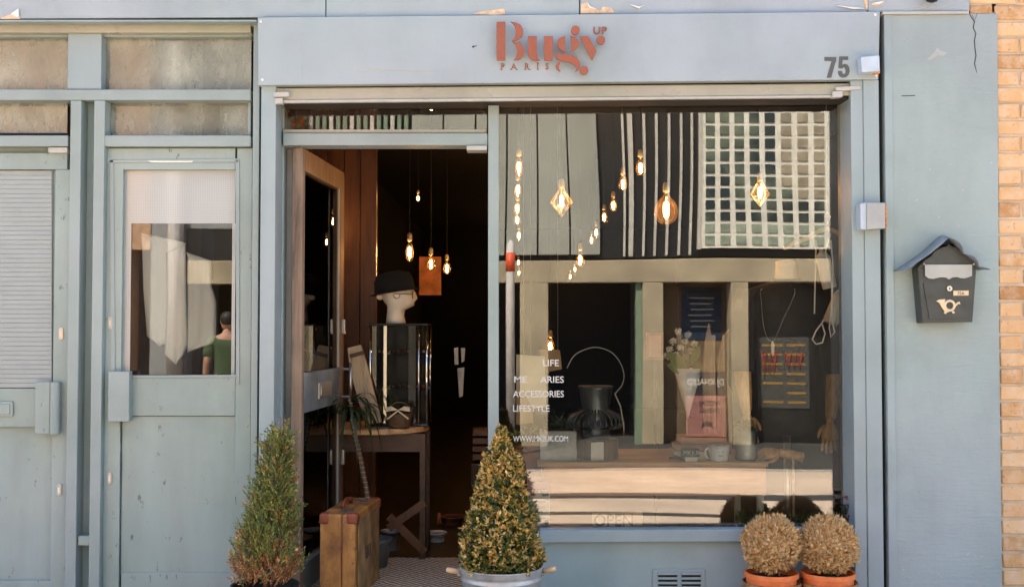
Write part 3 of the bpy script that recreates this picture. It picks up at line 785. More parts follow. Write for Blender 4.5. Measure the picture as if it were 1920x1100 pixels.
# small boxes, camera, mail box -------------------------------------------
o = thing('alarm_box', 'small pale blue metal box on the fascia right of the number', 'box', P(1632, 136, FY))
finish(MB().pprism([(1614, 107), (1649, 104), (1650, 133), (1616, 136)], FY - .055, FY - .0005), 'casing', M['box_blue'], o, bevel=.003)
finish(MB().pprism([(1626, 134.5), (1650, 132.5), (1650, 138), (1640, 138)], FY - .02, FY - .0005), 'rusty_bracket', M['rust_and_warm_edge'], o)
o = thing('junction_box', 'square grey painted box on the post beside the window', 'box', P(1637, 431, 0))
finish(MB().pprism([(1625.5, 380), (1660, 380), (1660, 428), (1625.5, 430)], -.085, -.017), 'lid', M['box_paint'], o, bevel=.003)
finish(MB().pprism([(1613, 382), (1625, 379), (1625, 431), (1614, 430)], -.075, -.0105), 'casing', M['box_blue'], o, bevel=.003)  # blue colour on this left side stands for its sky-lit shade
finish(MB().pprism([(1660.2, 384), (1663, 384), (1663, 427), (1660.2, 428)], -.07, -.006), 'warm_light_edge', M['rust_and_warm_edge'], o)  # orange strip stands for warm light catching the right edge
o = finish(MB().ball(P(1748, -8, -.05), .037, 16, 10, 1, 1, .9), 'security_camera', M['black_gloss'], smooth=True)
tag(o, 'black dome camera at the top edge above the pillar', 'camera')

mbx = thing('mail_box', 'dark metal letter box with curved roof and brass horn on the pillar', 'mail box', P(1776, 604, -.06))
def Z4(pts): return [(1660 + a / 5.5, 430 + b / 5.5) for a, b in pts]
MY = -.078
body = Z4([(335, 400), (940, 400), (900, 955), (385, 965)])
finish(MB().pprism(body, MY, -.001), 'body', M['mail'], mbx, bevel=.003)
gab = Z4([(335, 398), (395, 330), (470, 280), (520, 220), (580, 190), (640, 172), (657, 150), (675, 172), (735, 190), (795, 220), (850, 280), (910, 330), (940, 398)])
finish(MB().pprism(gab, MY, -.001), 'gable', M['mail'], mbx)
# roof: two sloping sheets with a scalloped front edge
Bl, Br, Pk = P(1674, 508, -.002), P(1834, 507, -.002), P(1761, 443, -.002)
rf = None
for (E_, nm) in ((Bl, 'roof'), (Br, 'roof')):
    mb = MB(); n_ = 26; vv = []
    for i in range(n_ + 1):
        t_ = i / n_
        x_ = E_.x + (Pk.x - E_.x) * t_; z_ = E_.z + (Pk.z - E_.z) * t_ - .010 * math.sin(math.pi * t_)
        lob = abs(math.sin(math.pi * (t_ * 2.5 + .5)))
        yf_ = -.088 - .042 * lob - .015 * t_
        vv += [(x_, -.002, z_), (x_, yf_ * .5, z_), (x_, yf_, z_ - .012 * (1 - lob) - .004)]
    fs = []
    for i in range(n_):
        for j_ in range(2): fs.append((3 * i + j_, 3 * i + j_ + 1, 3 * i + 4 + j_, 3 * i + 3 + j_))
    mb.add(vv, fs)
    o = finish(mb, nm, M['mail_roof'], mbx, smooth=True)
    so_ = o.modifiers.new('thick', 'SOLIDIFY'); so_.thickness = .003
flap = Z4([(408, 362), (897, 362), (895, 478), (868, 490), (820, 505), (780, 503), (740, 490), (690, 497), (657, 516), (630, 498), (580, 492), (540, 500), (500, 510), (450, 505), (412, 480)])
fl = finish(MB().pprism(flap, MY - .012, MY - .004), 'flap', M['mail_flap'], mbx, bevel=.001)
for a in (398, 912): finish(MB().ball(P(1660 + a / 5.5, 430 + 357 / 5.5, MY - .008), .005, 10, 6), 'pin', M['steel'], fl, True)
dr = finish(MB().pprism(Z4([(392, 548), (915, 545), (872, 915), (455, 925)]), MY - .005, MY - .0005), 'door', M['mail'], mbx, bevel=.001)
c0 = P(1660 + 653 / 5.5, 430 + 610 / 5.5, MY)
lk = finish(MB().tube([(c0.x, MY - .012, c0.z), (c0.x, MY - .004, c0.z)], .012, 18), 'lock', M['steel'], dr)
finish(MB().box(c0.x - .002, c0.x + .002, MY - .0135, MY - .0118, c0.z - .005, c0.z + .005), 'keyhole', M['dark'], dr)
pl = finish(MB().pprism(Z4([(703, 632), (860, 630), (858, 680), (703, 682)]), MY - .008, MY - .004), 'name_plate', M['brass'], dr)
q = P(1660 + 742 / 5.5, 430 + 674 / 5.5, MY - .0082)
finish(MB().text('75A', .019, q, -1, .001, .01), 'plate_number', M['number'], dr)
hc = P(1660 + 662 / 5.5, 430 + 785 / 5.5, MY - .008)
hn = MB()
ring = [(hc.x + .0215 * math.cos(t), MY - .009, hc.z + .0215 * math.sin(t)) for t in [2 * math.pi * i / 26 for i in range(27)]]
hn.tube(ring, .0062, 8, False)
hn.pprism(Z4([(525, 738), (560, 722), (622, 718), (612, 740), (622, 790), (640, 838), (660, 850), (640, 855), (612, 840), (585, 805), (560, 760)]), MY - .013, MY - .005)
hn.pprism(Z4([(700, 800), (712, 812), (752, 768), (776, 768), (764, 744), (742, 752)]), MY - .012, MY - .005)
hn.pprism(Z4([(604, 852), (612, 868), (630, 870), (634, 850), (650, 846), (690, 846), (694, 866), (716, 864), (718, 850), (700, 838), (625, 838)]), MY - .012, MY - .005)
finish(hn, 'horn_emblem', M['brass'], dr)

# yellow brick wall -----------------------------------------------------
bw = thing('brick_wall', 'yellow stock brick wall with pale mortar joints at the right edge', 'wall', (2.6, .1, 0))
BYF = .012
finish(MB().box(P(1868, 600, .02).x, 5.2, BYF + .009, .24, -.1, 3.3), 'mortar_bed', M['mortar'], bw)
finish(MB().box(P(1818.5, 10, .02).x, P(1868, 10, .02).x - .001, BYF + .009, .029, P(960, 23, .02).z, 3.3), 'mortar_bed', M['mortar'], bw)
meshes = []
def brick_mesh(L, k_):
    r_ = random.Random(k_)
    bm = bmesh.new(); bmesh.ops.create_cube(bm, size=1)
    for v_ in bm.verts:
        v_.co = Vector((v_.co.x * L + r_.uniform(-.003, .003), v_.co.y * .06, v_.co.z * .0655 + r_.uniform(-.0028, .0028)))
    bmesh.ops.bevel(bm, geom=bm.edges[:], offset=.004, segments=1, affect='EDGES')
    me = bpy.data.meshes.new('brick'); bm.to_mesh(me); bm.free(); me.materials.append(M['brick']); return me
full = [brick_mesh(.215, i) for i in range(4)]; half = [brick_mesh(.103, 10 + i) for i in range(3)]
COURSE = 31.25 * mpp(0)
zbr = P(960, 53, 0).z
x_edge = P(1874, 500, 0).x
nb = 0
for ci in range(-9, 37):
    zc = zbr - (ci - 0) * COURSE
    if zc < .04: break
    x = x_edge if zc < P(960, 26, 0).z else P(1819, 10, 0).x
    first = True
    while x < 3.1:
        hf = first and ci % 2
        L = .103 if hf else .215
        me = random.choice(half if hf else full)
        o = bpy.data.objects.new('brick', me); COL.objects.link(o); o.parent = bw
        o.location = Vector((x + L / 2 + .004, BYF + .03 + random.uniform(-.003, .003), zc)) - ORI[bw.name]
        x += L + .0105; first = False; nb += 1

# ================================================================== ENTRANCE DOOR (open inwards)
HX = P(566, 600, EY).x                        # hinge side, right face of the leaf
LEAF_W, LEAF_T = .86, .05
leaf_z0, leaf_z1 = FLOOR_Z + .012, P(960, 276, EY).z
ang = R(4.5)
dl = bpy.data.objects.new('entrance_door', None); COL.objects.link(dl); dl.parent = shop
dl['label'] = 'glazed entrance door standing open into the shop'
dl.location = Vector((HX, EY, leaf_z0)) - ORI[shop.name]; dl.rotation_euler = (0, 0, -ang)
def lp(mb, name, mat, bevel=.002, **kw):
    o = finish(mb, name, M[mat], dl, bevel=bevel, local=True, **kw); return o
H = leaf_z1 - leaf_z0
zA = P(960, 318, EY).z - leaf_z0              # top of the upper glass
zB = P(960, 700, EY).z - leaf_z0; zC = P(960, 776, EY).z - leaf_z0; zD = P(960, 1064, EY).z - leaf_z0
T = LEAF_T
lp(MB().box(-T, 0, 0, .045, 0, H), 'stile', 'door_wood', .003)
lp(MB().box(-T + .002, -.002, LEAF_W - .09, LEAF_W, 0, H), 'stile', 'door_inner', .003)
lp(MB().box(-T + .001, -.001, .046, LEAF_W - .091, zA, H), 'top_rail', 'door_inner', .003)
lp(MB().box(-T + .001, -.001, .046, LEAF_W - .091, zC, zB), 'mid_rail', 'mid_plate', .003)
lp(MB().box(-T + .001, -.001, .046, LEAF_W - .091, 0, zD), 'bottom_rail', 'paint_frame', .003)
lp(MB().box(-.028, -.022, .046, LEAF_W - .091, zB, zA), 'pane', 'pane_in', 0)
lp(MB().box(-.028, -.022, .046, LEAF_W - .091, zD, zC), 'pane', 'pane_in', 0)
lp(MB().box(-.0005, .006, LEAF_W - .16, LEAF_W - .135, zD, zC - .005), 'glazing_bead', 'grey_plastic', .002)
lp(MB().box(-.0005, .006, LEAF_W - .16, LEAF_W - .135, zB + .005, zA), 'glazing_bead', 'grey_plastic', .002)
lp(MB().box(.0, .008, .30, .56, zC + .05, zC + .13), 'letter_plate', 'steel', .002)
lp(MB().box(.0085, .011, .33, .53, zC + .065, zC + .115), 'letter_flap', 'steel', .001)
lp(MB().tube([(.045, LEAF_W - .035, zC + .0), (.045, LEAF_W - .035, zB + .02)], .009, 10), 'pull_bar', 'steel', 0, smooth=True)
for z_ in (zC + .03, zB - .01): lp(MB().tube([(-.002, LEAF_W - .035, z_), (.045, LEAF_W - .035, z_)], .007, 8), 'bar_bracket', 'steel', 0)
for z_ in (zB + .22, zD + .42): lp(MB().box(-.001, .018, LEAF_W - .065, LEAF_W - .03, z_ - .04, z_ + .04), 'lock_case', 'steel', .003)
# ================================================================== PLANTS OUTSIDE
def rnd(a, b): return random.uniform(a, b)
def conic(prof, t):
    """radius at height share t of a (t, r) profile"""
    for (t0, r0), (t1, r1) in zip(prof, prof[1:]):
        if t0 <= t <= t1: return r0 + (r1 - r0) * (t - t0) / (t1 - t0)
    return prof[-1][1]

# box cone in a zinc tub
TY = -.33
c = P(940, 1060, TY); m = mpp(TY)
rim = 77 * m
bt = thing('box_cone_tree', 'golden tipped box tree clipped to a cone in a zinc tub', 'topiary', (c.x, TY, 0))
h = (1058 - 800) * m; z0 = c.z - .01
prof = [(0, 67.0 * m), (.07, 68.8 * m), (.22, 63.2 * m), (.38, 53.0 * m), (.5, 44.6 * m), (.59, 38.1 * m), (.69, 33.5 * m), (.76, 30.7 * m), (.82, 20.5 * m), (.88, 10.2 * m), (.95, 4.7 * m), (1, 1.9 * m)]
mb = MB()
cnt = 0
while cnt < 2500:
    t = random.random()
    r_ = conic(prof, t)
    if random.random() > r_ / (78 * m) + .08: continue
    cnt += 1
    a = rnd(0, 6.283); inner = random.random() < .38
    rr = r_ * (rnd(.45, .85) if inner else rnd(.88, 1.05)) * (1 + .10 * math.sin(a * 5 + t * 20))
    p0 = Vector((c.x + rr * math.cos(a) * 1.0 - (1 - t) * 0, TY + rr * math.sin(a), z0 + t * h))
    out = Vector((math.cos(a), math.sin(a), .75 + rnd(-.3, .5) + t)).normalized()
    gold = (not inner) and random.random() < (.62 + .3 * (t > .62))
    for j in range(8 if not inner else 5):
        d = (out * .6 + Vector((rnd(-1, 1), rnd(-1, 1), rnd(-1, 1))) * .9).normalized()
        q = p0 + out * rnd(-.008, .016)
        if gold and j > 1: tint = random.choice([(.74, .43, .10), (.80, .54, .20), (.66, .38, .08), (.78, .60, .30), (.50, .38, .08)])
        else: tint = random.choice([(.055, .09, .02), (.09, .13, .025), (.13, .16, .03), (.035, .055, .016), (.22, .20, .04)])
        mb.leaf(q, d, rnd(.014, .024), rnd(.009, .0135), tint, face=out + Vector((0, -.5, .5)))
finish(mb, 'foliage', M['leaf'], bt)
finish(MB().tube([(c.x, TY, z0 - .05), (c.x + .004, TY, z0 + h * .5), (c.x, TY, z0 + h * .93)], [.014, .009, .003], 8), 'stem', M['twig'], bt, True)
mb = MB()
for i in range(60):
    t = rnd(.02, .9); a = rnd(0, 6.28); r_ = conic(prof, t) * .9
    mb.tube([(c.x, TY, z0 + t * h * .8), (c.x + r_ * math.cos(a), TY + r_ * math.sin(a), z0 + t * h + .03)], [.003, .001], 4, False)
finish(mb, 'branches', M['twig'], bt)['kind'] = 'stuff'
tub = finish(MB().lathe([(rim * .78, 0), (rim * .80, .01), (rim * .90, c.z * .5), (rim * .955, c.z - .055), (rim * .985, c.z - .052), (rim * .985, c.z - .044), (rim * .96, c.z - .04), (rim * .97, c.z - .026), (rim * .995, c.z - .022), (rim * .98, c.z - .010), (rim, c.z - .004), (rim * 1.015, c.z), (rim * .985, c.z + .003), (rim * .96, c.z - .006), (rim * .95, c.z - .03)], (c.x, TY, 0), 40), 'tub', M['zinc'], bt, True)
finish(MB().lathe([(rim * .95, c.z - .036), (rim * .5, c.z - .026), (1e-6, c.z - .022)], (c.x, TY, 0), 30), 'soil', M['soil'], bt, True)
for s_ in (-1, 1):
    a0 = Vector((c.x + s_ * rim * 1.0, TY - .01, c.z - .022))
    b0 = a0 + Vector((s_ * .055, -.02, .012 if s_ < 0 else .018))
    finish(MB().tube([a0, a0.lerp(b0, .2), a0.lerp(b0, .7), b0], [.007, .010, .012, .009], 10), 'handle', M['handle_wood'], tub, True)
    finish(MB().box(a0.x - .012, a0.x + .006, TY - .016, TY + .0, c.z - .04, c.z - .006), 'handle_lug', M['zinc_dark'], tub, bevel=.002)

# narrow conifer in a black pot
VY = -.30; m = mpp(VY)
c = P(497, 1094, VY)
th = thing('conifer_bush', 'slim green conifer browned at the base beside the entrance door', 'conifer', (c.x, VY, 0))
h = (1092 - 803) * m; z0 = c.z
prof = [(0, 50.6 * m), (.1, 55.2 * m), (.25, 48.8 * m), (.4, 41.4 * m), (.55, 35.0 * m), (.7, 27.6 * m), (.82, 19.3 * m), (.92, 12.0 * m), (1, 4.6 * m)]
lean = (P(531, 800, VY).x - c.x)
mb = MB(); tw = MB(); cnt = 0
while cnt < 1500:
    t = random.random() ** .9; r_ = conic(prof, t)
    if random.random() > r_ / (63 * m) + .15: continue
    cnt += 1
    a = rnd(0, 6.283); rr = r_ * math.sqrt(rnd(.12, 1.05)) * (1 + .16 * math.sin(3 * a + t * 17) + .10 * math.sin(7 * a - t * 31))
    axx = c.x + lean * t ** 1.3 * .85
    p0 = Vector((axx + rr * math.cos(a), VY + rr * math.sin(a), z0 + t * h * .93))
    d = Vector((math.cos(a) * .45, math.sin(a) * .45, 1.0 + rnd(-.4, .3)))
    d += Vector((rnd(-.5, .5), rnd(-.5, .5), rnd(-.3, .3))); d.normalize()
    L = rnd(.035, .08) * (1.3 if t > .75 else 1)
    brown = random.random() < (.85 if t < .12 else .45 if t < .27 else .12)
    pal = [(.42, .17, .05), (.56, .27, .09), (.34, .15, .045), (.66, .38, .18)] if brown else [(.18, .24, .045), (.26, .31, .055), (.11, .17, .035), (.38, .38, .08), (.07, .12, .04)]
    n_ = 9
    tw.tube([p0, p0 + d * L], [.0014, .0007], 3, False)
    side = d.orthogonal().normalized(); side.rotate(Matrix.Rotation(rnd(0, 6.28), 3, d))
    for j in range(n_):
        s_ = 1 if j % 2 else -1
        q = p0 + d * L * (j + .5) / n_
        dd = (d * .8 + side * s_ * .8 + Vector((rnd(-.3, .3), rnd(-.3, .3), rnd(-.1, .4)))).normalized()
        mb.leaf(q, dd, rnd(.012, .022), rnd(.005, .008), random.choice(pal), face=(math.cos(a), math.sin(a) - .4, .4))
finish(mb, 'foliage', M['leaf'], th)
finish(tw, 'twigs', M['twig'], th)['kind'] = 'stuff'
finish(MB().tube([(c.x, VY, z0 - .06), (c.x + lean * .3, VY, z0 + h * .5), (c.x + lean * .85, VY, z0 + h * .9)], [.012, .008, .002], 8), 'stem', M['twig'], th, True)
pr = 62 * m
finish(MB().lathe([(pr * .72, 0), (pr * .95, z0 - .03), (pr, z0 - .03), (pr * 1.02, z0), (pr * .95, z0), (pr * .93, z0 - .03)], (c.x, VY, 0), 32), 'pot', M['black'], th, True)
finish(MB().lathe([(pr * .93, z0 - .035), (1e-6, z0 - .02)], (c.x, VY, 0), 24), 'soil', M['soil'], th, True)

# two dried balls
BY = -.10; m = mpp(BY)
for (bx, lab, seed, r_px) in ((1446, 'left of the two straw coloured dried box balls in terracotta', 3, 51), (1552, 'right of the two straw coloured dried box balls in terracotta', 5, 52)):
    random.seed(seed)
    c = P(bx, 1020, BY); r0 = r_px * m
    b = thing('dried_box_ball', lab, 'topiary', (c.x, BY, 0), group='dried box balls under the window')
    mb = MB()
    for i in range(3200):
        u, a = rnd(-1, 1), rnd(0, 6.283)
        s_ = math.sqrt(1 - u * u)
        rr = r0 * rnd(.70, .95) if i % 4 == 0 else r0 * rnd(.90, 1.02)
        rr *= 1 + .07 * math.sin(4 * a + seed) * math.sin(5 * u) + .06 * math.sin(2 * a + seed * 2.3) * math.cos(3 * u + seed) + rnd(-.03, .05)
        n_ = Vector((s_ * math.cos(a), s_ * math.sin(a), u))
        p0 = c + Vector((n_.x * rr, n_.y * rr, n_.z * rr * .93))
        d = (n_ * .55 + Vector((0, 0, .35)) + Vector((rnd(-1, 1), rnd(-1, 1), rnd(-1, 1))) * .85).normalized()
        for j in range(2):
            tint = random.choice([(.90, .58, .26), (.95, .68, .36), (.84, .52, .21), (.97, .77, .46), (.70, .40, .15), (.92, .64, .31)])
            d2 = (d + Vector((rnd(-1, 1), rnd(-1, 1), rnd(-1, 1))) * .4).normalized()
            mb.leaf(p0, d2, rnd(.012, .024), rnd(.0075, .012), tint, .2, face=n_ + Vector((0, -.5, .4)))
    for i in range(230):
        a = rnd(0, 6.283); u = rnd(.0, 1) ** .6; s_ = math.sqrt(max(0, 1 - u * u))
        n_ = Vector((s_ * math.cos(a), s_ * math.sin(a), u)); p0 = c + Vector((n_.x, n_.y, n_.z * .93)) * r0 * rnd(.92, 1.02)
        mb.leaf(p0, n_ + Vector((rnd(-.3, .3), rnd(-.3, .3), .7)), rnd(.018, .034), rnd(.003, .006), random.choice([(.90, .66, .36), (.84, .57, .28)]), .1)
    finish(mb, 'foliage', M['leaf_matt'], b)
    finish(MB().ball(c, r0 * .80, 20, 14, 1, 1, .93), 'brightening_core', M['core_straw'], b, True)  # solid straw core added to make the ball look brighter
    tw = MB()
    for i in range(70):
        u, a = rnd(-.6, 1), rnd(0, 6.283); s_ = math.sqrt(1 - u * u)
        tw.tube([c - Vector((0, 0, r0 * .9)), c + Vector((s_ * math.cos(a), s_ * math.sin(a), u)) * r0 * .9], [.0022, .0009], 4, False)
    finish(tw, 'twigs', M['twig'], b)['kind'] = 'stuff'
    zr = P(bx, 1070, BY).z; pr = 50.5 * m
    finish(MB().lathe([(pr * .75, zr - .15), (pr * .92, zr - .045), (pr * .90, zr - .024), (pr * .99, zr - .022), (pr * 1.0, zr - .002), (pr * .97, zr), (pr * .90, zr - .003), (pr * .88, zr - .03)], (c.x, BY, 0), 36), 'pot', M['terracotta'], b, True, flat_ang=40)
    finish(MB().lathe([(pr * .88, zr - .03), (1e-6, zr - .012)], (c.x, BY, 0), 24), 'soil', M['soil'], b, True)
    zo = P(bx, 1089, BY).z; po = 55 * m
    o = finish(MB().lathe([(po * .70, 0), (po * .74, .008), (po * .88, zo * .5), (po * .97, zo * .85), (po * .99, zo), (po * .96, zo + .003), (po * .92, zo), (po * .90, zo - .06), (po * .6, zo - .14)], (c.x, BY, 0), 40), 'outer_planter', M['glaze'])
    for p_ in o.data.polygons: p_.use_smooth = True
    o.name = 'glazed_planter'
    tag(o, lab.split(' of ')[0] + ' brown glazed planter holding a terracotta pot', 'planter', 'brown glazed planters under the window')
random.seed(21)

# ================================================================== INSIDE THE DOORWAY
o = finish(MB().box(P(520, 1080, .3).x + .12, P(915, 1080, .25).x + .02, .215, 1.02, FLOOR_Z + .001, FLOOR_Z + .016), 'door_mat', M['mat'], bevel=.004)
tag(o, 'woven jute door mat on the shop floor in the entrance', 'mat')

# suitcase
sc0 = P(600, 1090, .06); SW, SL, SH = .168, .50, .392
st_ = thing('suitcase', 'battered tan suitcase with red leather corners standing by the open door', 'suitcase', (P(634, 1000, .07).x, .055, 0.0), rotz=-R(5.5))
st_.location.z = .0
z0 = P(960, 963, .06).z - .435; SH = .435
def cp(mb, name, mat, bevel=.004, **kw): return finish(mb, name, M[mat], st_, bevel=bevel, local=True, **kw)
st_.location.z = z0
def bulged(x0, x1, y0, y1, zz0, zz1, name, mat, bump_):
    bm = bmesh.new(); bmesh.ops.create_cube(bm, size=1)
    bmesh.ops.subdivide_edges(bm, edges=bm.edges[:], cuts=6, use_grid_fill=True)
    for v_ in bm.verts:
        a, b_, c_ = v_.co.x * 2, v_.co.y * 2, v_.co.z * 2
        k1 = 1 + bump_ * (1 - b_ * b_) * (1 - c_ * c_)
        v_.co = Vector(((x0 + x1) / 2 + v_.co.x * (x1 - x0) * k1, (y0 + y1) / 2 + v_.co.y * (y1 - y0) * (1 + .012 * (1 - c_ * c_)), (zz0 + zz1) / 2 + v_.co.z * (zz1 - zz0)))
    me = bpy.data.meshes.new(name); bm.to_mesh(me); bm.free(); me.materials.append(M[mat])
    ob = bpy.data.objects.new(name, me); COL.objects.link(ob); ob.parent = st_; ORI[ob.name] = ORI[st_.name]
    mo = ob.modifiers.new('b', 'BEVEL'); mo.width = .01; mo.segments = 3; mo.limit_method = 'ANGLE'
    return ob
bulged(-SW / 2, .018, 0, SL, 0, SH, 'tray', 'case', .02)
bulged(.021, SW / 2, -.003, SL + .003, 0, SH, 'lid', 'case', .10)
cp(MB().box(.0165, .0225, .004, SL - .004, .006, SH - .004), 'seam', 'leather', 0)
o = cp(MB().box(SW / 2 + .0015, SW / 2 + .0065, .03, SL - .03, .03, SH - .03), 'lid_cover', 'case_side', .003)
for yy in (0, SL):
    for zz in (0, SH):
        for xx0, xx1 in ((-SW / 2 - .004, -SW / 2 + .045), (SW / 2 - .048, SW / 2 + .010)):
            sy = 1 if yy == 0 else -1; szz = 1 if zz == 0 else -1
            cp(MB().box(xx0, xx1, yy - sy * .006, yy + sy * .045, zz - szz * .004, zz + szz * .05), 'corner', 'leather', .014, seg=3)
cp(MB().tube([(-.02, .17, SH), (-.02, .18, SH + .022), (-.02, .25, SH + .03), (-.02, .32, SH + .022), (-.02, .33, SH)], .010, 10), 'handle', 'leather', 0, smooth=True)
for yy in (.10, .40): cp(MB().box(-.01, .05, yy - .015, yy + .015, SH - .001, SH + .006), 'clasp', 'black_metal', .002)
for a_ in range(4):
    cp(MB().box(SW / 2 + .0067, SW / 2 + .0075, .17 + a_ * .032, .185 + a_ * .032, .20 - .004 * (a_ % 2), .255), 'worn_stencil', 'ink', 0)

# round table on crossed legs
RY = 1.15; m = mpp(RY)
tc = P(706, 796, RY); tz = tc.z; tr_ = 98 * m
rt = thing('round_table', 'round wooden table with crossed legs inside the doorway', 'table', (tc.x, RY, FLOOR_Z))
finish(MB().lathe([(tr_ * .97, tz - .032), (tr_, tz - .026), (tr_, tz - .004), (tr_ * .985, tz)], (tc.x, RY, 0), 48), 'top', M['desk_top'], rt, True, flat_ang=40)
lx0, lx1 = P(712, 900, RY).x, P(797, 900, RY).x
for xx in (lx0 - .24, lx1):
    for yy in (RY - .16, RY + .16):
        finish(MB().box(xx - .017, xx + .017, yy - .017, yy + .017, FLOOR_Z, tz - .033), 'leg', M['wood_dark'], rt, bevel=.003)
finish(MB().box(lx0 - .24, lx1, RY - .178, RY - .15, tz - .13, tz - .034), 'apron', M['wood_dark'], rt)
yb_ = RY - .19
for a, b in (((728, 990), (797, 941)), ((728, 968), (797, 1036))):
    pa, pb = P(*a, yb_), P(*b, yb_); nn = (pb - pa).normalized().cross(Vector((0, 1, 0))) * .022
    finish(MB().prism([((pa + nn).x, (pa + nn).z), ((pb + nn).x, (pb + nn).z), ((pb - nn).x, (pb - nn).z), ((pa - nn).x, (pa - nn).z)], yb_ + (.0 if a[1] == 990 else .012), yb_ + (.011 if a[1] == 990 else .023)), 'brace', M['wood_panel'], rt, bevel=.002)

# glass display case with mannequin head
dx0, dx1 = P(690, 700, RY - .1).x, P(803, 700, RY - .1).x; dz0, dz1 = tz + .001, P(700, 606, RY - .1).z
dcx = (dx0 + dx1) / 2; dw = (dx1 - dx0) / 2; dd_ = .13; dcy = RY + .02
dc_ = thing('display_case', 'round cornered glass display case with chrome posts on the round table', 'display case', (dcx, dcy, dz0))
finish(MB().box(dx0, dx1, dcy - dd_, dcy + dd_, dz0, dz0 + .015), 'base', M['black_gloss'], dc_, bevel=.003)
finish(MB().box(dx0, dx1, dcy - dd_, dcy + dd_, dz1 - .012, dz1), 'cap', M['black_gloss'], dc_, bevel=.003)
for xx in (dx0 + .012, dx1 - .008):
    for yy in (dcy - dd_ + .01, dcy + dd_ - .01):
        finish(MB().tube([(xx, yy, dz0 + .016), (xx, yy, dz1 - .013)], .009, 12), 'post', M['chrome'], dc_, True)
finish(MB().tube([(dx1 - .052, dcy - dd_ + .004, dz0 + .016), (dx1 - .052, dcy - dd_ + .004, dz1 - .013)], .006, 10), 'post', M['chrome'], dc_, True)
for fr_ in (.36, .70):
    zz = dz0 + (dz1 - dz0) * fr_
    sh = finish(MB().box(dx0 + .004, dx1 - .004, dcy - dd_ + .006, dcy + dd_ - .004, zz, zz + .006), 'shelf', M['case_glass'], dc_)
    for i in range(11):
        xx = dx0 + .03 + i * (dx1 - dx0 - .06) / 10
        t_ = MB().ball((xx, dcy - dd_ + .035 + rnd(0, .05), zz + .006 + .008), rnd(.006, .010), 8, 6)
        finish(t_, 'trinket', M[random.choice(['brass', 'chrome', 'brass', 'leather'])], sh, True)
mp_ = [(dx0 + .02, dcy - dd_ + .003), (dcx - .01, dcy - dd_ - .004), (dx1 - .058, dcy - dd_ + .001)]
for (a, b) in zip(mp_, mp_[1:]):
    finish(MB().add([(a[0], a[1], dz0 + .016), (b[0], b[1], dz0 + .016), (b[0], b[1], dz1 - .013), (a[0], a[1], dz1 - .013)], [(0, 1, 2, 3)]), 'front_pane', M['case_glass'], dc_)
for xa, xb in ((dx0 + .022, dx0 + .046), (dx0 + .085, dx0 + .102), (dx1 - .110, dx1 - .070)):
    finish(MB().box(xa, xb, dcy - dd_ + .012, dcy - dd_ + .016, dz0 + .018, dz1 - .014), 'mirror_panel', M['chrome'], dc_)
finish(MB().box(dx0 + .02, dx1 - .02, dcy + dd_ - .008, dcy + dd_ - .004, dz0 + .016, dz1 - .013), 'back_panel', M['black_gloss'], dc_)

hy = RY; hm = mpp(hy); hz = dz1
hx = P(742, 600, hy).x
hd = thing('mannequin_head', 'cream mannequin head in profile wearing a black hat on the display case', 'mannequin head', (hx, hy, hz))
secs = [(.000, 0, .056, .056), (.012, 0, .054, .054), (.045, -.002, .049, .049), (.075, .002, .050, .050), (.088, .016, .064, .055), (.100, .022, .072, .058), (.118, .018, .082, .064), (.140, .012, .088, .070), (.165, .008, .093, .074), (.195, .002, .097, .076), (.225, -.004, .095, .074), (.250, -.008, .082, .066), (.27, -.010, .055, .045), (.278, -.01, .01, .01)]
mb = MB(); n = 28; vv = []
for zz, ox, rx, ry in secs:
    for k_ in range(n):
        a = 2 * math.pi * k_ / n
        bx = ox + rx * math.cos(a); by = ry * math.sin(a)
        if abs(((a + math.pi) % (2 * math.pi)) - math.pi) < .3:                      # nose, lips, chin at the front
            bx += {.100: .010, .118: .004, .140: .022, .165: .012}.get(zz, 0) * (1 - abs(((a + math.pi) % (2 * math.pi)) - math.pi) / .3)
        vv.append((hx + bx, hy + by, hz + zz))
mb.add(vv, [(i * n + k_, i * n + (k_ + 1) % n, (i + 1) * n + (k_ + 1) % n, (i + 1) * n + k_) for i in range(len(secs) - 1) for k_ in range(n)] + [tuple(range(n - 1, -1, -1))])
finish(mb, 'head', M['cream'], hd, True)
q = P(712, 556, hy - .03)
finish(MB().tube([(q.x, hy - .035, q.z), (q.x, hy - .012, q.z)], [.017, .019], 18), 'hair_bun', M['cream'], hd, True)
finish(MB().tube([(hx + .012, hy - .070, hz + .155), (hx + .012, hy - .080, hz + .157)], [.020, .012], 14), 'ear', M['cream'], hd, True)
ht = MB()
ht.lathe([(.142, .0), (.144, .004), (.116, .010), (.115, .018), (.110, .07), (.092, .105), (.04, .118), (1e-6, .119)], (0, 0, 0), 32, 1, .85)
hat = finish(ht, 'hat', M['hat'], hd, True, local=True)
hat.location = (-.004, 0, .172); hat.rotation_euler = (0, R(-9), 0)
gl_ = MB()
for s_ in (-1, 1):
    gl_.tube([(.098, s_ * .034 + .022 * math.cos(t), .158 + .018 * math.sin(t)) for t in [6.283 * i / 14 for i in range(15)]], .0022, 6, False)
    gl_.tube([(.098, s_ * .056, .160), (.06, s_ * .076, .163), (.0, s_ * .079, .163)], .002, 6)
finish(gl_, 'sunglasses', M['black_gloss'], hd, local=True)

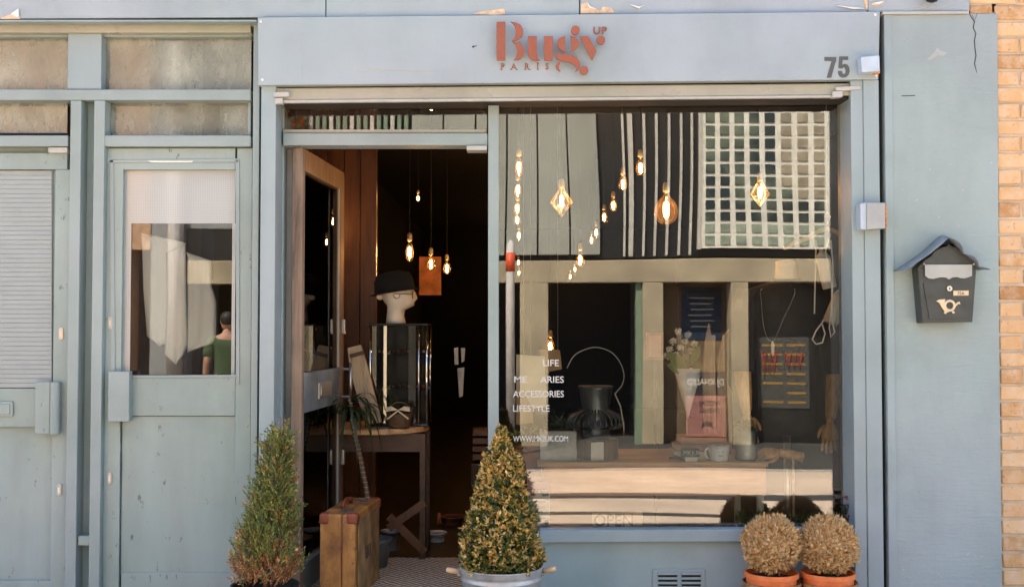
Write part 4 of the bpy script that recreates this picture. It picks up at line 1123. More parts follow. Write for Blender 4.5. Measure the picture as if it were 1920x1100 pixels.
# basket with bow on the table
q = P(749, 790, RY - .20); q.z = tz
bk = thing('wicker_basket', 'small dark wicker basket tied with a pale bow on the round table', 'basket', (q.x, RY - .20, tz))
finish(MB().lathe([(.050, 0), (.062, .02), (.070, .075), (.072, .08), (.066, .08), (.062, .03)], (q.x, RY - .20, tz), 20), 'bowl', M['basket'], bk, True)
finish(MB().tube([(q.x + .068 * math.cos(t), RY - .20, tz + .075 + .062 * math.sin(t)) for t in [math.pi * i / 14 for i in range(15)]], .005, 6), 'handle', M['basket'], bk, True)
bw_ = MB(); yb_ = RY - .20 - .078; bz = P(750, 768, yb_).z
for s_ in (-1, 1):
    bw_.add([(q.x, yb_, bz), (q.x + s_ * .034, yb_ - .01, bz + .020), (q.x + s_ * .062, yb_ - .004, bz + .016), (q.x + s_ * .064, yb_, bz - .010), (q.x + s_ * .034, yb_ - .012, bz - .004)], [(0, 1, 2, 3, 4)])
    bw_.add([(q.x, yb_ - .003, bz), (q.x + s_ * .06, yb_ - .004, bz - .045), (q.x + s_ * .052, yb_ - .004, bz - .050), (q.x - s_ * .004, yb_ - .003, bz - .006)], [(0, 1, 2, 3)])
finish(bw_, 'bow', M['ribbon'], bk)
lf = MB()
for i in range(160):
    p0 = Vector((q.x + rnd(-.055, .055), RY - .20 + rnd(-.05, .05), tz + rnd(.07, .125)))
    lf.leaf(p0, (rnd(-1, 1), rnd(-1, 1), rnd(.2, 1)), rnd(.014, .026), .009, random.choice([(.03, .06, .02), (.05, .09, .02)]))
finish(lf, 'herb', M['leaf'], bk)

# pale leaning board and the yucca
by_ = .98
mb = MB().pprism([(651, 652), (676, 646), (690, 690), (714, 786), (716, 792), (684, 796), (668, 740), (655, 690)], by_, by_ + .04)
o = thing('zither', 'pale wooden stringed board leaning behind the open door', 'instrument', (P(685, 790, by_).x, by_, tz))
finish(mb, 'soundboard', M['driftwood'], o, bevel=.006)
for k_ in range(4):
    a, b = P(660 + k_ * 4.5, 660, by_), P(686 + k_ * 6.5, 786, by_)
    finish(MB().tube([(a.x, by_ - .004, a.z), (b.x, by_ - .004, b.z)], .0011, 5), 'string', M['brass'], o)
finish(MB().pprism([(655, 664), (681, 657), (683, 664), (657, 671)], by_ - .010, by_), 'bridge', M['wood_dark'], o)
yy = .80
pl_ = thing('potted_yucca', 'slender ringed palm with arching dark leaves behind the suitcase', 'plant', (P(694, 960, yy).x, yy, FLOOR_Z))
pts = [P(694, 1085, yy), P(691, 940, yy), P(676, 860, yy), P(660, 790, yy), P(656, 745, yy)]
pts[0].z = FLOOR_Z + .05
finish(MB().tube(pts, [.014, .013, .012, .012, .010], 10), 'trunk', M['bark'], pl_, True)
rg = MB()
for i in range(26):
    t = i / 26 * 3; j = int(t); p_ = pts[j + 1 if j < 3 else 3].lerp(pts[min(j + 2, 4)], t - j) if j < 3 else pts[4]
    rg.tube([p_ - Vector((0, 0, .002)), p_ + Vector((0, 0, .002))], .0145, 10)
finish(rg, 'trunk_rings', M['driftwood'], pl_)['kind'] = 'stuff'
lf = MB()
for i in range(46):
    a = rnd(0, 6.283); L = rnd(.22, .42); d = Vector((math.cos(a), math.sin(a) * .7, 0)); top = pts[4] - Vector((0, 0, rnd(0, .12)))
    prev = None; lf.cur = random.choice([(.03, .055, .02), (.045, .075, .025), (.06, .08, .03)])
    segs = 7; dr = rnd(.5, 1.25)
    side = Vector((-d.y, d.x, 0)).normalized()
    ring = []
    for j in range(segs + 1):
        t = j / segs
        pos = top + d * L * .62 * math.sin(t * 1.4) + Vector((0, 0, L * (.55 * t - dr * t * t)))
        wd = .011 * (1 - t ** 2) + .0008
        ring += [pos + side * wd, pos - side * wd]
    lf.add(ring, [(2 * j, 2 * j + 1, 2 * j + 3, 2 * j + 2) for j in range(segs)])
finish(lf, 'leaves', M['leaf'], pl_)['kind'] = 'stuff'
finish(MB().lathe([(.085, 0), (.11, .14), (.115, .16), (.10, .16), (.09, .05)], (pts[0].x, yy, FLOOR_Z), 24), 'pot', M['zinc_dark'], pl_, True)

# pails and pots on the floor at the back of the doorway
def pail(px, py0, py1, wpx, y, mat, name, label, handle=True, base=None):
    a = P(px, py1, y); b = P(px, py0, y); r_ = wpx * mpp(y) / 2
    z0_ = FLOOR_Z if base is None else base
    t = thing(name, label, 'bucket' if 'pail' in name else 'pot', (a.x, y, z0_))
    hgt = b.z - z0_
    finish(MB().lathe([(r_ * .74, 0), (r_ * .76, .006), (r_ * .95, hgt * .9), (r_, hgt - .012), (r_ * 1.03, hgt - .006), (r_ * 1.0, hgt), (r_ * .94, hgt - .004), (r_ * .90, hgt * .55)], (a.x, y, z0_), 28), 'body', M[mat], t, True)
    finish(MB().lathe([(r_ * .90, hgt * .72), (1e-6, hgt * .75)], (a.x, y, z0_), 20), 'soil', M['soil'], t, True)
    if handle: finish(MB().tube([(a.x + r_ * 1.03 * math.cos(q_), y - .01 - .06 * math.sin(q_), z0_ + hgt - .01 + r_ * .35 * math.sin(q_)) for q_ in [math.pi * i / 12 for i in range(13)]], .003, 6), 'handle', M['wire'], t, True)
    return t
t = pail(819, 996, 1036, 37, 1.55, 'can_white', 'white_pail', 'small pale enamel pail on the floor inside the doorway')
pail(733, 993, 1060, 40, 1.30, 'zinc', 'zinc_pail', 'tall grey zinc pail just right of the suitcase')
pail(757, 1010, 1055, 30, 1.75, 'zinc', 'zinc_pail', 'short zinc pail behind the crossed table legs', False)
pail(848, 966, 1015, 44, 2.1, 'terracotta_dull', 'terracotta_pot', 'dull terracotta pot behind the pale enamel pail', False)
q = P(822, 990, 1.55)
o = finish(MB().tube([(q.x, 1.55, FLOOR_Z + .10), (q.x + .004, 1.55, q.z + .09)], [.010, .012], 8), 'log_stub', M['terracotta_dull'], smooth=True)
tag(o, 'short reddish stick standing in the pale enamel pail', 'stick')
cr = thing('wooden_crate', 'reddish slatted crate on a low shelf beside the door post', 'crate', (P(903, 860, 1.9).x, 2.0, FLOOR_Z))
for i in range(4):
    a, b = P(886, 806 + i * 15, 1.9), P(940, 817 + i * 15, 1.9)
    finish(MB().box(a.x, b.x, 1.9, 2.1, b.z, a.z), 'slat', M['wood_panel'], cr, bevel=.002)
finish(MB().box(P(884, 868, 1.9).x, P(945, 868, 1.9).x, 1.88, 2.15, FLOOR_Z, P(884, 868, 1.9).z), 'stand', M['wood_dark'], cr)
# narrow mirrors hung far back, warm panel, amber poster
for (pts, yy, lab) in (([(851, 652), (859, 651), (860, 683), (852, 684)], 2.6, 'upper left of three narrow mirror strips deep in the shop'), ([(864, 652), (872, 652), (871, 676), (865, 680)], 2.6, 'upper right of three narrow mirror strips deep in the shop'), ([(857, 690), (871, 688), (868, 742), (861, 745)], 2.62, 'lowest of three narrow mirror strips deep in the shop')):
    o = finish(MB().pprism(pts, yy, yy + .01), 'mirror_strip', M['zinc'], bevel=.002); tag(o, lab, 'mirror', 'mirror strips')
pn = thing('wood_partition', 'warm brown plank partition inside behind the open door', 'partition', (-1.1, 1.75, FLOOR_Z))
x = P(706, 400, 1.72).x
for i in range(7):
    finish(MB().box(x - .098, x - .002, 1.72 + .004 * (i % 2), 1.78, FLOOR_Z, ZC - .001), 'plank', M['wood_panel'], pn, bevel=.002); x -= .1
    if x < XL + .05: break
o = finish(MB().pbox(786, 481, 827, 553, 4.0, 4.01), 'wall_poster', M['poster_pink']); tag(o, 'orange lit poster deep inside the shop behind hanging bulbs', 'poster')
o.data.materials[0] = plain('amber_print', (.60, .20, .05), .6, var=.5, scale=9, bump=0)

# ================================================================== HANGING BULBS
def bulb_parts(kind, s):
    """local to the bottom centre of the socket; returns meshes by part name"""
    sock = MB().lathe([(.011 * s, 0), (.0165 * s, .002 * s), (.0165 * s, .030 * s), (.013 * s, .046 * s), (.004 * s, .052 * s)], n=14)
    if kind == 'tube': prof = [(1e-6, -.128), (.012, -.126), (.021, -.115), (.025, -.095), (.025, -.06), (.020, -.03), (.013, -.008), (.012, 0)]
    elif kind == 'pear': prof = [(1e-6, -.115), (.018, -.110), (.030, -.092), (.032, -.075), (.026, -.045), (.015, -.015), (.012, 0)]
    elif kind == 'globe': prof = [(1e-6, -.165), (.030, -.160), (.052, -.140), (.062, -.108), (.058, -.075), (.042, -.045), (.020, -.022), (.013, -.01), (.012, 0)]
    else: prof = [(1e-6, -.150), (.056, -.078), (.058, -.072), (.018, -.014), (.012, 0)]
    env = MB().lathe([(r_ * s, z_ * s) for r_, z_ in prof], n=8 if kind == 'diamond' else 22)
    fl_ = MB().lathe([(.002 * s, -.098 * s), (.0075 * s, -.094 * s), (.0095 * s, -.07 * s), (.0085 * s, -.045 * s), (.003 * s, -.038 * s)] if kind != 'globe' else [(.003 * s, -.128 * s), (.011 * s, -.122 * s), (.014 * s, -.09 * s), (.012 * s, -.058 * s), (.003 * s, -.05 * s)], n=10)
    return sock, env, fl_
def bulb(px, py, y, kind, s, label):
    c_ = P(px, py, y)                             # centre of the glowing filament
    zt = c_.z + .07 * s
    t = thing('pendant_bulb', label, 'light bulb', (c_.x, y, zt), group='hanging filament bulbs')
    sock, env, fl_ = bulb_parts(kind, s)
    finish(sock, 'socket', M['brass'], t, True, local=True)
    finish(env, 'glass', M['bulb'], t, kind != 'diamond', local=True)
    finish(fl_, 'filament', M['filament'], t, True, local=True)
    if kind == 'diamond':
        cg = MB()
        for k_ in range(8):
            a = 2 * math.pi * k_ / 8
            cg.tube([(.012 * s * math.cos(a), .012 * s * math.sin(a), 0), (.058 * s * math.cos(a), .058 * s * math.sin(a), -.075 * s), (0, 0, -.152 * s)], .0012 * s, 4, False)
        finish(cg, 'cage', M['brass'], t, local=True)
    finish(MB().tube([(0, 0, .05 * s), (0, 0, ZC - zt)], .0028, 6), 'cord', M['black'], t, local=True)
ordn = ['nearest', 'second', 'third', 'fourth', 'fifth', 'sixth', 'seventh', 'eighth', 'ninth']
ZB = 2.27
def depth_for(py):
    lo, hi = .3, 40
    for _ in range(40):
        mid = (lo + hi) / 2
        if P(960, py, mid).z > ZB: hi = mid
        else: lo = mid
    return lo
for i, (px, py, kind) in enumerate(((973, 314, 'tube'), (971, 356, 'tube'), (970, 391, 'tube'), (970, 413, 'pear'), (973, 442, 'tube'), (972, 492, 'tube'), (973, 512, 'tube'))):
    bulb(px, py, min(depth_for(py), 11.6), kind, .86, ordn[i] + ' glowing bulb from the street in the row beside the door post')
for i, (px, py, kind) in enumerate(((1201, 316, 'pear'), (1168, 346, 'pear'), (1150, 386, 'pear'), (1133, 408, 'pear'), (1118, 436, 'tube'), (1109, 451, 'pear'), (1078, 505, 'tube'), (1069, 519, 'pear'))):
    bulb(px, py, min(depth_for(py), 11.6), kind, .86, ordn[i] + ' glowing bulb from the street in the slanting row at mid window')
bulb(1249, 386, .62, 'globe', 1.0, 'large round globe bulb with glowing filament in the display window')
bulb(1053, 378, .75, 'diamond', 1.0, 'diamond shaped wire caged bulb in the left of the display window')
bulb(1425, 362, 1.1, 'diamond', .95, 'diamond shaped bulb glowing in front of the reflected glass blocks')
bulb(1088, 488, 4.2, 'pear', 1.2, 'amber bulb low in the window above the dark reflected doorway')
bulb(1032, 650, 4.6, 'pear', 1.2, 'lowest amber bulb glowing above the cream papers in the window')
bulb(768, 473, 2.2, 'tube', 1.05, 'brightest bulb hanging in the open doorway above the mannequin hat')
bulb(808, 496, 2.9, 'pear', 1.0, 'middle bulb in the doorway in front of the orange poster')
bulb(838, 504, 3.3, 'pear', .9, 'right hand small bulb in the open doorway')
bulb(784, 372, 2.7, 'pear', .5, 'small dim bulb high in the open doorway')
bulb(592, 413, 1.45, 'pear', .85, 'bulb glowing behind the glass of the open door')

# ================================================================== DISPLAY WINDOW
KY = .285                                        # front of the desk
m = mpp(KY)
dz = P(960, 866, KY).z
x0, x1 = P(1008, 866, KY).x, P(1441, 866, KY).x
dk = thing('desk', 'orange wooden desk with pale top standing in the display window', 'desk', ((x0 + x1) / 2, KY + .28, FLOOR_Z))
finish(MB().box(x0, x1, KY, KY + .60, dz - .022, dz), 'top', M['desk_top'], dk, bevel=.003)
finish(MB().pbox(1020, 873.5, 1436, 929, KY + .012, KY + .035), 'drawer_front', M['desk'], dk, bevel=.003)
for s_ in (x0 + .03, x1 - .03): finish(MB().box(s_ - .008, s_ + .008, KY + .036, KY + .57, P(960, 929, KY).z, dz - .0225), 'side_panel', M['desk'], dk)
for a, b in ((x0 + .02, KY + .02), (x1 - .03, KY + .02), (x0 + .02, KY + .56), (x1 - .03, KY + .56)):
    finish(MB().box(a - .016, a + .016, b + .016, b + .045, FLOOR_Z, P(960, 929.5, KY).z), 'leg', M['white_paint'], dk, bevel=.003)
DT = dz + .0005
# low plinth behind the glass with planting
WZ = P(960, 990, .2).z
sp(MB().box(P(938, 900, .2).x, P(1596, 900, .2).x, .175, .275, WZ - .04, WZ), 'window_board', 'white_paint', .003)
def spiky(px, py_top, py_base, wpx, y, n, name, label, cols, L0=.05, wid=.006, flower=None):
    a = P(px, py_base, y); hgt = (py_base - py_top) * mpp(y); r_ = wpx * mpp(y) / 2
    t = thing(name, label, 'plant', (a.x, y, a.z), group=None)
    mb = MB()
    for i in range(n):
        p0 = a + Vector((rnd(-r_, r_), rnd(-.05, .05), rnd(0, hgt * .45)))
        mb.leaf(p0, (rnd(-.6, .6), rnd(-.5, .5), rnd(.4, 1.2)), min(hgt * .8, L0 * rnd(.5, 1.3)), wid * rnd(.7, 1.3), random.choice(cols))
    finish(mb, 'leaves', M['leaf'], t)
    if flower:
        for i in range(flower[0]):
            fc = a + Vector((rnd(-r_, r_), rnd(-.05, 0), hgt * rnd(.45, 1.0))); fl = MB()
            for j in range(26):
                fl.leaf(fc, (rnd(-1, 1), rnd(-1, 1), rnd(-.5, 1)), .014, .009, random.choice(flower[1]))
            finish(fl, 'flower_head', M['leaf'], t)
    finish(MB().box(a.x - r_ * .9, a.x + r_ * .9, y - .045, y + .045, WZ + .0005, a.z + .012), 'trough', M['black'], t, bevel=.004)
    return t
GR = [(.10, .17, .04), (.15, .24, .05), (.07, .12, .03), (.24, .30, .08)]
spiky(1424, 944, 990, 84, .222, 420, 'heather_plant', 'spiky dark green plant behind the glass left of the dried balls', GR, .045, .005)
spiky(1504, 950, 990, 76, .222, 420, 'heather_plant', 'low dark leafy plant behind the glass above the left dried ball', GR, .035, .010)
spiky(1568, 946, 990, 44, .222, 260, 'heather_plant', 'dark leafy clump at the right end of the window board', GR, .04, .010)
# pink flowering plant outside on the end of the sill
a = P(1590, 989, .10)
t = thing('flowering_plant', 'small dark leaved plant with dusty pink flowers at the right end of the sill', 'plant', (a.x, .11, a.z))
mb = MB()
for i in range(220):
    mb.leaf((a.x + rnd(-.02, .022), .11 + rnd(-.03, .03), a.z + rnd(.0, .10)), (rnd(-1, 1), rnd(-1, 1), rnd(-.2, 1)), rnd(.014, .024), .011, random.choice([(.03, .05, .02), (.05, .06, .03), (.06, .04, .03)]))
finish(mb, 'leaves', M['leaf'], t)
for i in range(5):
    fc = Vector((a.x + rnd(-.016, .02), .075 + rnd(-.01, .02), a.z + [.14, .105, .085, .06, .125][i])); fl = MB()
    for j in range(34): fl.leaf(fc, (rnd(-1, 1), rnd(-1, 1), rnd(-.6, 1)), .013, .010, random.choice([(.42, .20, .20), (.50, .30, .27), (.33, .12, .13)]))
    finish(fl, 'flower_head', M['leaf'], t)
finish(MB().tube([(a.x, .11, a.z), (a.x, .10, a.z + .135)], .003, 5), 'stem', M['twig'], t)

# concrete planter with aloe
py_ = KY + .06
pc = thing('concrete_planter', 'square pale concrete planter with spiky aloe on the desk', 'planter', (P(1047, 860, py_).x, py_ + .06, DT))
a, b = P(1013, 808, py_), P(1081, 860, py_)
finish(MB().box(a.x, b.x, py_, py_ + .15, DT, a.z), 'pot', M['concrete'], pc, bevel=.004)
finish(MB().box(a.x + .012, b.x - .012, py_ + .012, py_ + .138, a.z + .0005, a.z + .004), 'soil', M['soil'], pc)
mb = MB()
for i in range(34):
    a_ = rnd(0, 6.28); cxp = rnd(a.x + .05, b.x - .03); mb.cur = random.choice([(.05, .09, .045), (.08, .12, .06), (.035, .06, .03)])
    L = rnd(.06, .12); d = Vector((math.cos(a_) * .6, math.sin(a_) * .6, rnd(.5, 1.1))).normalized()
    p0 = Vector((cxp, py_ + .075, a.z)); s_ = d.orthogonal().normalized() * .0075
    mb.add([p0 + s_, p0 - s_, p0 + d * L * .6 - s_ * .7 + Vector((0, 0, .004)), p0 + d * L + Vector((0, 0, -.004)), p0 + d * L * .6 + s_ * .7 + Vector((0, 0, .004))], [(0, 1, 2, 3, 4)])
finish(mb, 'aloe_leaves', M['leaf'], pc)['kind'] = 'stuff'
# dark pot and trailing plant left of it
q = P(990, 880, .48)
t = thing('trailing_plant', 'trailing green plant in a dark brown pot left of the concrete planter', 'plant', (q.x, .48, FLOOR_Z))
zp = P(990, 838, .48).z
finish(MB().lathe([(.075, -.19), (.10, -.02), (.105, 0), (.09, 0), (.085, -.05)], (q.x, .48, zp), 24), 'pot', M['terracotta_dull'], t, True)
finish(MB().box(q.x - .1, q.x + .1, q.y - .09, q.y + .09, FLOOR_Z, zp - .19), 'stand', M['wood_dark'], t)
mb = MB()
for i in range(260):
    a_ = rnd(0, 6.28); r_ = rnd(.0, .13)
    mb.leaf((q.x + r_ * math.cos(a_), .48 + r_ * math.sin(a_), zp + .085 - r_ * .6 + rnd(-.02, .03)), (math.cos(a_), math.sin(a_), rnd(-.6, .9)), rnd(.02, .04), .013, random.choice([(.09, .14, .02), (.05, .09, .02), (.14, .17, .04)]))
finish(mb, 'leaves', M['leaf'], t)
# tree slice with black ribbed vessel
sy_ = KY + .17
a = P(1121, 860, sy_); rr = 39 * mpp(sy_); hs = P(1121, 822, sy_).z - DT
lg = thing('wood_stump', 'rough bark log section under the black ribbed vessel', 'log', (a.x, sy_, DT))
n = 22; mb = MB(); pr_ = []
for k_ in range(n):
    a_ = 6.283 * k_ / n; r_ = rr * (1 + .05 * math.sin(3 * a_) + rnd(-.025, .025)); pr_.append((a.x + r_ * math.cos(a_), sy_ + r_ * math.sin(a_)))
mb.add([(x, y_, DT) for x, y_ in pr_] + [(x * .99 + a.x * .01, y_, DT + hs) for x, y_ in pr_], [(i, (i + 1) % n, n + (i + 1) % n, n + i) for i in range(n)] + [tuple(range(n, 2 * n)), tuple(range(n - 1, -1, -1))])
finish(mb, 'bark', M['bark'], lg)
finish(MB().add([(x * .93 + a.x * .07, y_ * .93 + sy_ * .07, DT + hs + .001) for x, y_ in pr_], [tuple(range(n))]), 'cut_face', M['driftwood'], lg)
zs = DT + hs + .0015; k_ = mpp(sy_)
rv = thing('ribbed_vessel', 'black metal vessel with ribbed skirt and looped wire handle on a log', 'vessel', (a.x, sy_, zs))
cxv = P(1117, 800, sy_).x
finish(MB().lathe([(27 * k_, 0), (29 * k_, .004), (27 * k_, 16 * k_), (29 * k_, 24 * k_), (24 * k_, 28 * k_), (25 * k_, 52 * k_), (31 * k_, 93 * k_), (33 * k_, 98 * k_), (30 * k_, 98 * k_), (24 * k_, 60 * k_)], (cxv, sy_, zs), 36), 'bowl', M['black_metal'], rv, True)
for i in range(30):
    a_ = 6.283 * i / 30; d = Vector((math.cos(a_), math.sin(a_), 0)); c_ = Vector((cxv, sy_, zs))
    arc = [c_ + d * (r_ * k_) + Vector((0, 0, z_ * k_)) for r_, z_ in ((25, 54), (31, 50), (42, 45), (51, 37), (53, 28), (46, 21), (30, 20))]
    finish(MB().tube(arc, .0042, 5, False), 'rib', M['black_metal'], rv, True)
hp_ = [(1068, 790), (1066, 740), (1063, 690), (1076, 667), (1097, 655), (1120, 651), (1146, 660), (1163, 680), (1170, 704), (1165, 724), (1153, 738), (1163, 760), (1170, 800), (1169, 820)]
finish(MB().tube([P(a_, b_, sy_ - .06) for a_, b_ in smooth_pts([hp_[2]] + hp_[2:11] + [hp_[10]], 5)[5:46]], .0022, 6), 'handle', M['wire'], rv, True)
finish(MB().tube([P(a_, b_, sy_ - .06) for a_, b_ in hp_[9:]], .0036, 6), 'handle_side', M['wire'], rv, True)
def card(pts, y, name, label, mat, cat='card', th_=.0015, extra=None):
    o_ = thing(name, label, cat, P(sum(p[0] for p in pts) / len(pts), max(p[1] for p in pts), y))
    finish(MB().pprism(pts, y, y + th_), 'sheet', M[mat], o_)
    if extra: extra(o_)
    return o_
card([(1108, 829), (1132, 828), (1132, 862), (1108, 863)], KY + .055, 'price_card', 'small white card leaning on the log section', 'white')
# window stickers: writing on the inside of the glass
tx = thing('window_lettering', 'white shop lettering on the lower left of the display glass', 'lettering', P(1010, 830, GLASS_Y))
gy = GLASS_Y - .0006
for txt, xa, yb2, wpx, cap in (('LIFE', 1018, 686, 30, 12), ('ME', 964, 717, 24, 12), ('ARIES', 1013, 717, 44, 12), ('ACCESSORIES', 962, 744, 95, 12), ('LIFESTYLE', 962, 771, 68, 12), ('WWW.MK2UK.COM', 962, 827, 103, 10.5)):
    q = P(xa, yb2, gy); mb = MB().text(txt, cap * mpp(gy) / .70, (0, 0, 0), -1, .0004, .008)
    xs = [v_[0] for v_ in mb.v]; k2 = wpx * mpp(gy) / (max(xs) - min(xs)); lo = min(xs)
    mb.v = [(q.x + (v_[0] - lo) * k2, gy + v_[1], q.z + v_[2]) for v_ in mb.v]
    finish(mb, 'word', M['decal'], tx)
# open sign
q0 = P(1157, 992, .21)
os_ = thing('open_sign', 'small wooden open sign standing behind the bottom of the glass', 'sign', (q0.x, .2, WZ))
finish(MB().pprism([(1110, 961), (1205, 959), (1205, 988.5), (1111, 989.5)], .185, .197), 'board', M['sign_wood'], os_, bevel=.002)
mb = MB().text('OPEN', 24 * mpp(.2) / .70, (0, 0, 0), -1, .003, .015); xs = [v_[0] for v_ in mb.v]; k2 = 72 * mpp(.2) / (max(xs) - min(xs)); lo = min(xs); q = P(1114, 985.5, .1845)
mb.v = [(q.x + (v_[0] - lo) * k2, .1845 + v_[1], q.z + v_[2] * .92) for v_ in mb.v]
finish(mb, 'letters', plain('burnt_letters', (.16, .10, .06), .8), os_)
# leaflets stuck to the glass
GI = GLASS_Y + .0095
card([(988, 894), (1028, 894), (1029, 916), (988, 917)], GI, 'leaflet', 'pink leaflet stuck inside the lower left of the glass', 'pink', 'leaflet', .001,
     lambda o_: finish(MB().text('Independent', .0155, P(990, 903, GI - .0006), -1, .0004, 0, .9), 'print', M['rust'], o_))
def ext_white(o_):
    finish(MB().pprism([(994, 920), (1010, 919), (1004, 928), (996, 929)], GI - .0006, GI - .0001), 'print', M['red'], o_)
    finish(MB().pprism([(1011, 919), (1029, 919), (1029, 928), (1018, 930)], GI - .0006, GI - .0001), 'print', M['ink'], o_)
    finish(MB().pprism([(1012, 921), (1026, 919.5), (1022, 927)], GI - .0010, GI - .0007), 'print', M['red'], o_)
    for i in range(3): finish(MB().pbox(1004, 938 + i * 9, 1024 - i * 3, 942 + i * 9, GI - .0006, GI - .0001), 'print_line', M['number'], o_)
card([(990, 918), (1031, 918), (1031, 974), (990, 976)], GI, 'leaflet', 'white leaflet with red and black triangles inside the glass', 'white', 'leaflet', .001, ext_white)
# cream papers and paper bag hanging at the left of the window
yy = .24
o = finish(MB().pprism([(968, 664), (1022, 668), (1025, 738), (1024, 762), (1000, 766), (985, 742), (968, 736)], yy, yy + .004), 'hanging_sheet', M['paper'], bevel=.001); tag(o, 'cream torn sheet of paper hanging at the left of the window', 'paper')
o = finish(MB().pprism([(1011, 655), (1050, 656), (1054, 692), (1026, 697), (1014, 690)], .27, .34), 'card_box', M['kraft'], bevel=.004); tag(o, 'small tan cardboard box above the lettering at the left', 'box')
o = finish(MB().pprism([(966, 742), (997, 735), (1000, 792), (968, 796)], .26, .31), 'paper_bag', M['kraft'], bevel=.004); tag(o, 'brown paper bag hanging under the cream sheet', 'paper bag')
for (px, a_, b_) in ((1046, 540, 655), (995, 540, 664), (982, 600, 735)):
    o = finish(MB().tube([P(px, b_, .285), (P(px, b_, .285).x, .285, ZC)], .0012, 5), 'hanging_thread', M['wire']); tag(o, {1046: 'thin thread holding the tan cardboard box', 995: 'thin thread holding the cream torn sheet', 982: 'thin thread holding the brown paper bag'}[px], 'thread')

# flowers in a white cone vase, driftwood
fy_ = KY + .22
cv0, cv1 = P(1290, 785, fy_), P(1292, 690, fy_); cr_ = 27 * mpp(fy_)
cvz = thing('cone_vase', 'pointed white cone vase of white hydrangea flowers on a thin stand', 'vase', (cv0.x, fy_, DT))
finish(MB().lathe([(.001, 0), (cr_ * .5, (cv1.z - cv0.z) * .5), (cr_, cv1.z - cv0.z), (cr_ * .93, cv1.z - cv0.z), (cr_ * .4, (cv1.z - cv0.z) * .5)], cv0, 28), 'cone', M['ceramic'], cvz, True)
finish(MB().tube([(cv0.x, fy_ + .03, DT), (cv0.x, fy_ + .045, cv1.z - .03)], .0018, 6), 'stand', M['wire'], cvz)
mb = MB(); gl2 = MB()
heads = [(1272, 622), (1262, 640), (1284, 640), (1256, 655), (1276, 652), (1296, 658), (1250, 668), (1268, 666), (1284, 672), (1302, 645), (1290, 628)]
for hx_, hy_ in heads:
    q = P(hx_, hy_, fy_ + rnd(-.03, .03))
    fl = MB()
    for j in range(60):
        d = Vector((rnd(-1, 1), rnd(-1, 1), rnd(-.7, 1))).normalized()
        tg = (d.orthogonal().normalized() + Vector((rnd(-.6, .6), rnd(-.6, .6), rnd(-.6, .6)))).normalized()
        fl.leaf(q + d * rnd(.010, .020) - tg * .006, tg, rnd(.010, .016), .012, random.choice([(.88, .88, .86), (.84, .85, .80), (.90, .89, .87), (.72, .78, .62)]), face=d)
    finish(fl, 'flower_head', M['leaf'], cvz)
    gl2.tube([q, Vector((cv1.x, fy_, cv1.z - .01))], .0016, 5, False)
finish(gl2, 'stems', plain('green_stem', (.10, .17, .05), .6), cvz)
def bigleaf(parent, base, tip, wd, tint):
    base, tip = Vector(base), Vector(tip); d = tip - base; L = d.length; d.normalize(); s_ = d.cross(Vector((0, -1, .25))).normalized(); mb_ = MB(); mb_.cur = tint
    rows_ = 8; v_ = []
    for j in range(rows_ + 1):
        t_ = j / rows_; w_ = wd * math.sin(math.pi * min(1, t_ * .97 + .03)) ** .8 * (1.1 - .4 * t_) + .0008
        p_ = base + d * L * t_ + Vector((0, -.012 * math.sin(t_ * 3), -.018 * t_ * t_))
        v_ += [p_ + s_ * w_ + Vector((0, -.006, 0)), p_, p_ - s_ * w_ + Vector((0, -.006, 0))]
    f_ = []
    for j in range(rows_): f_ += [(3 * j, 3 * j + 1, 3 * j + 4, 3 * j + 3), (3 * j + 1, 3 * j + 2, 3 * j + 5, 3 * j + 4)]
    mb_.add(v_, f_); return finish(mb_, 'leaf', M['leaf'], parent, True)
for (bp, tp, wd, ti) in (((1290, 690), (1250, 678), 16, (.20, .30, .10)), ((1290, 692), (1278, 700), 13, (.25, .34, .14)), ((1298, 690), (1318, 684), 15, (.09, .17, .04)), ((1285, 688), (1248, 655), 12, (.22, .32, .12)), ((1296, 684), (1312, 640), 8, (.16, .26, .07))):
    bigleaf(cvz, P(*bp, fy_), P(*tp, fy_ - .04), wd * mpp(fy_), ti)
dw_ = thing('driftwood', 'pale split driftwood plank with two prongs behind the flowers', 'driftwood', (P(1345, 850, fy_ + .12).x, fy_ + .12, DT))
for pts in ([(1318, 700), (1322, 640), (1330, 605), (1334, 628), (1342, 628), (1341, 668), (1345, 860), (1322, 860)], [(1346, 675), (1356, 630), (1372, 612), (1376, 628), (1368, 668), (1366, 720), (1374, 735), (1372, 860), (1346, 860)]):
    finish(MB().pprism(pts, fy_ + .11, fy_ + .135), 'prong', M['driftwood'], dw_, bevel=.004)
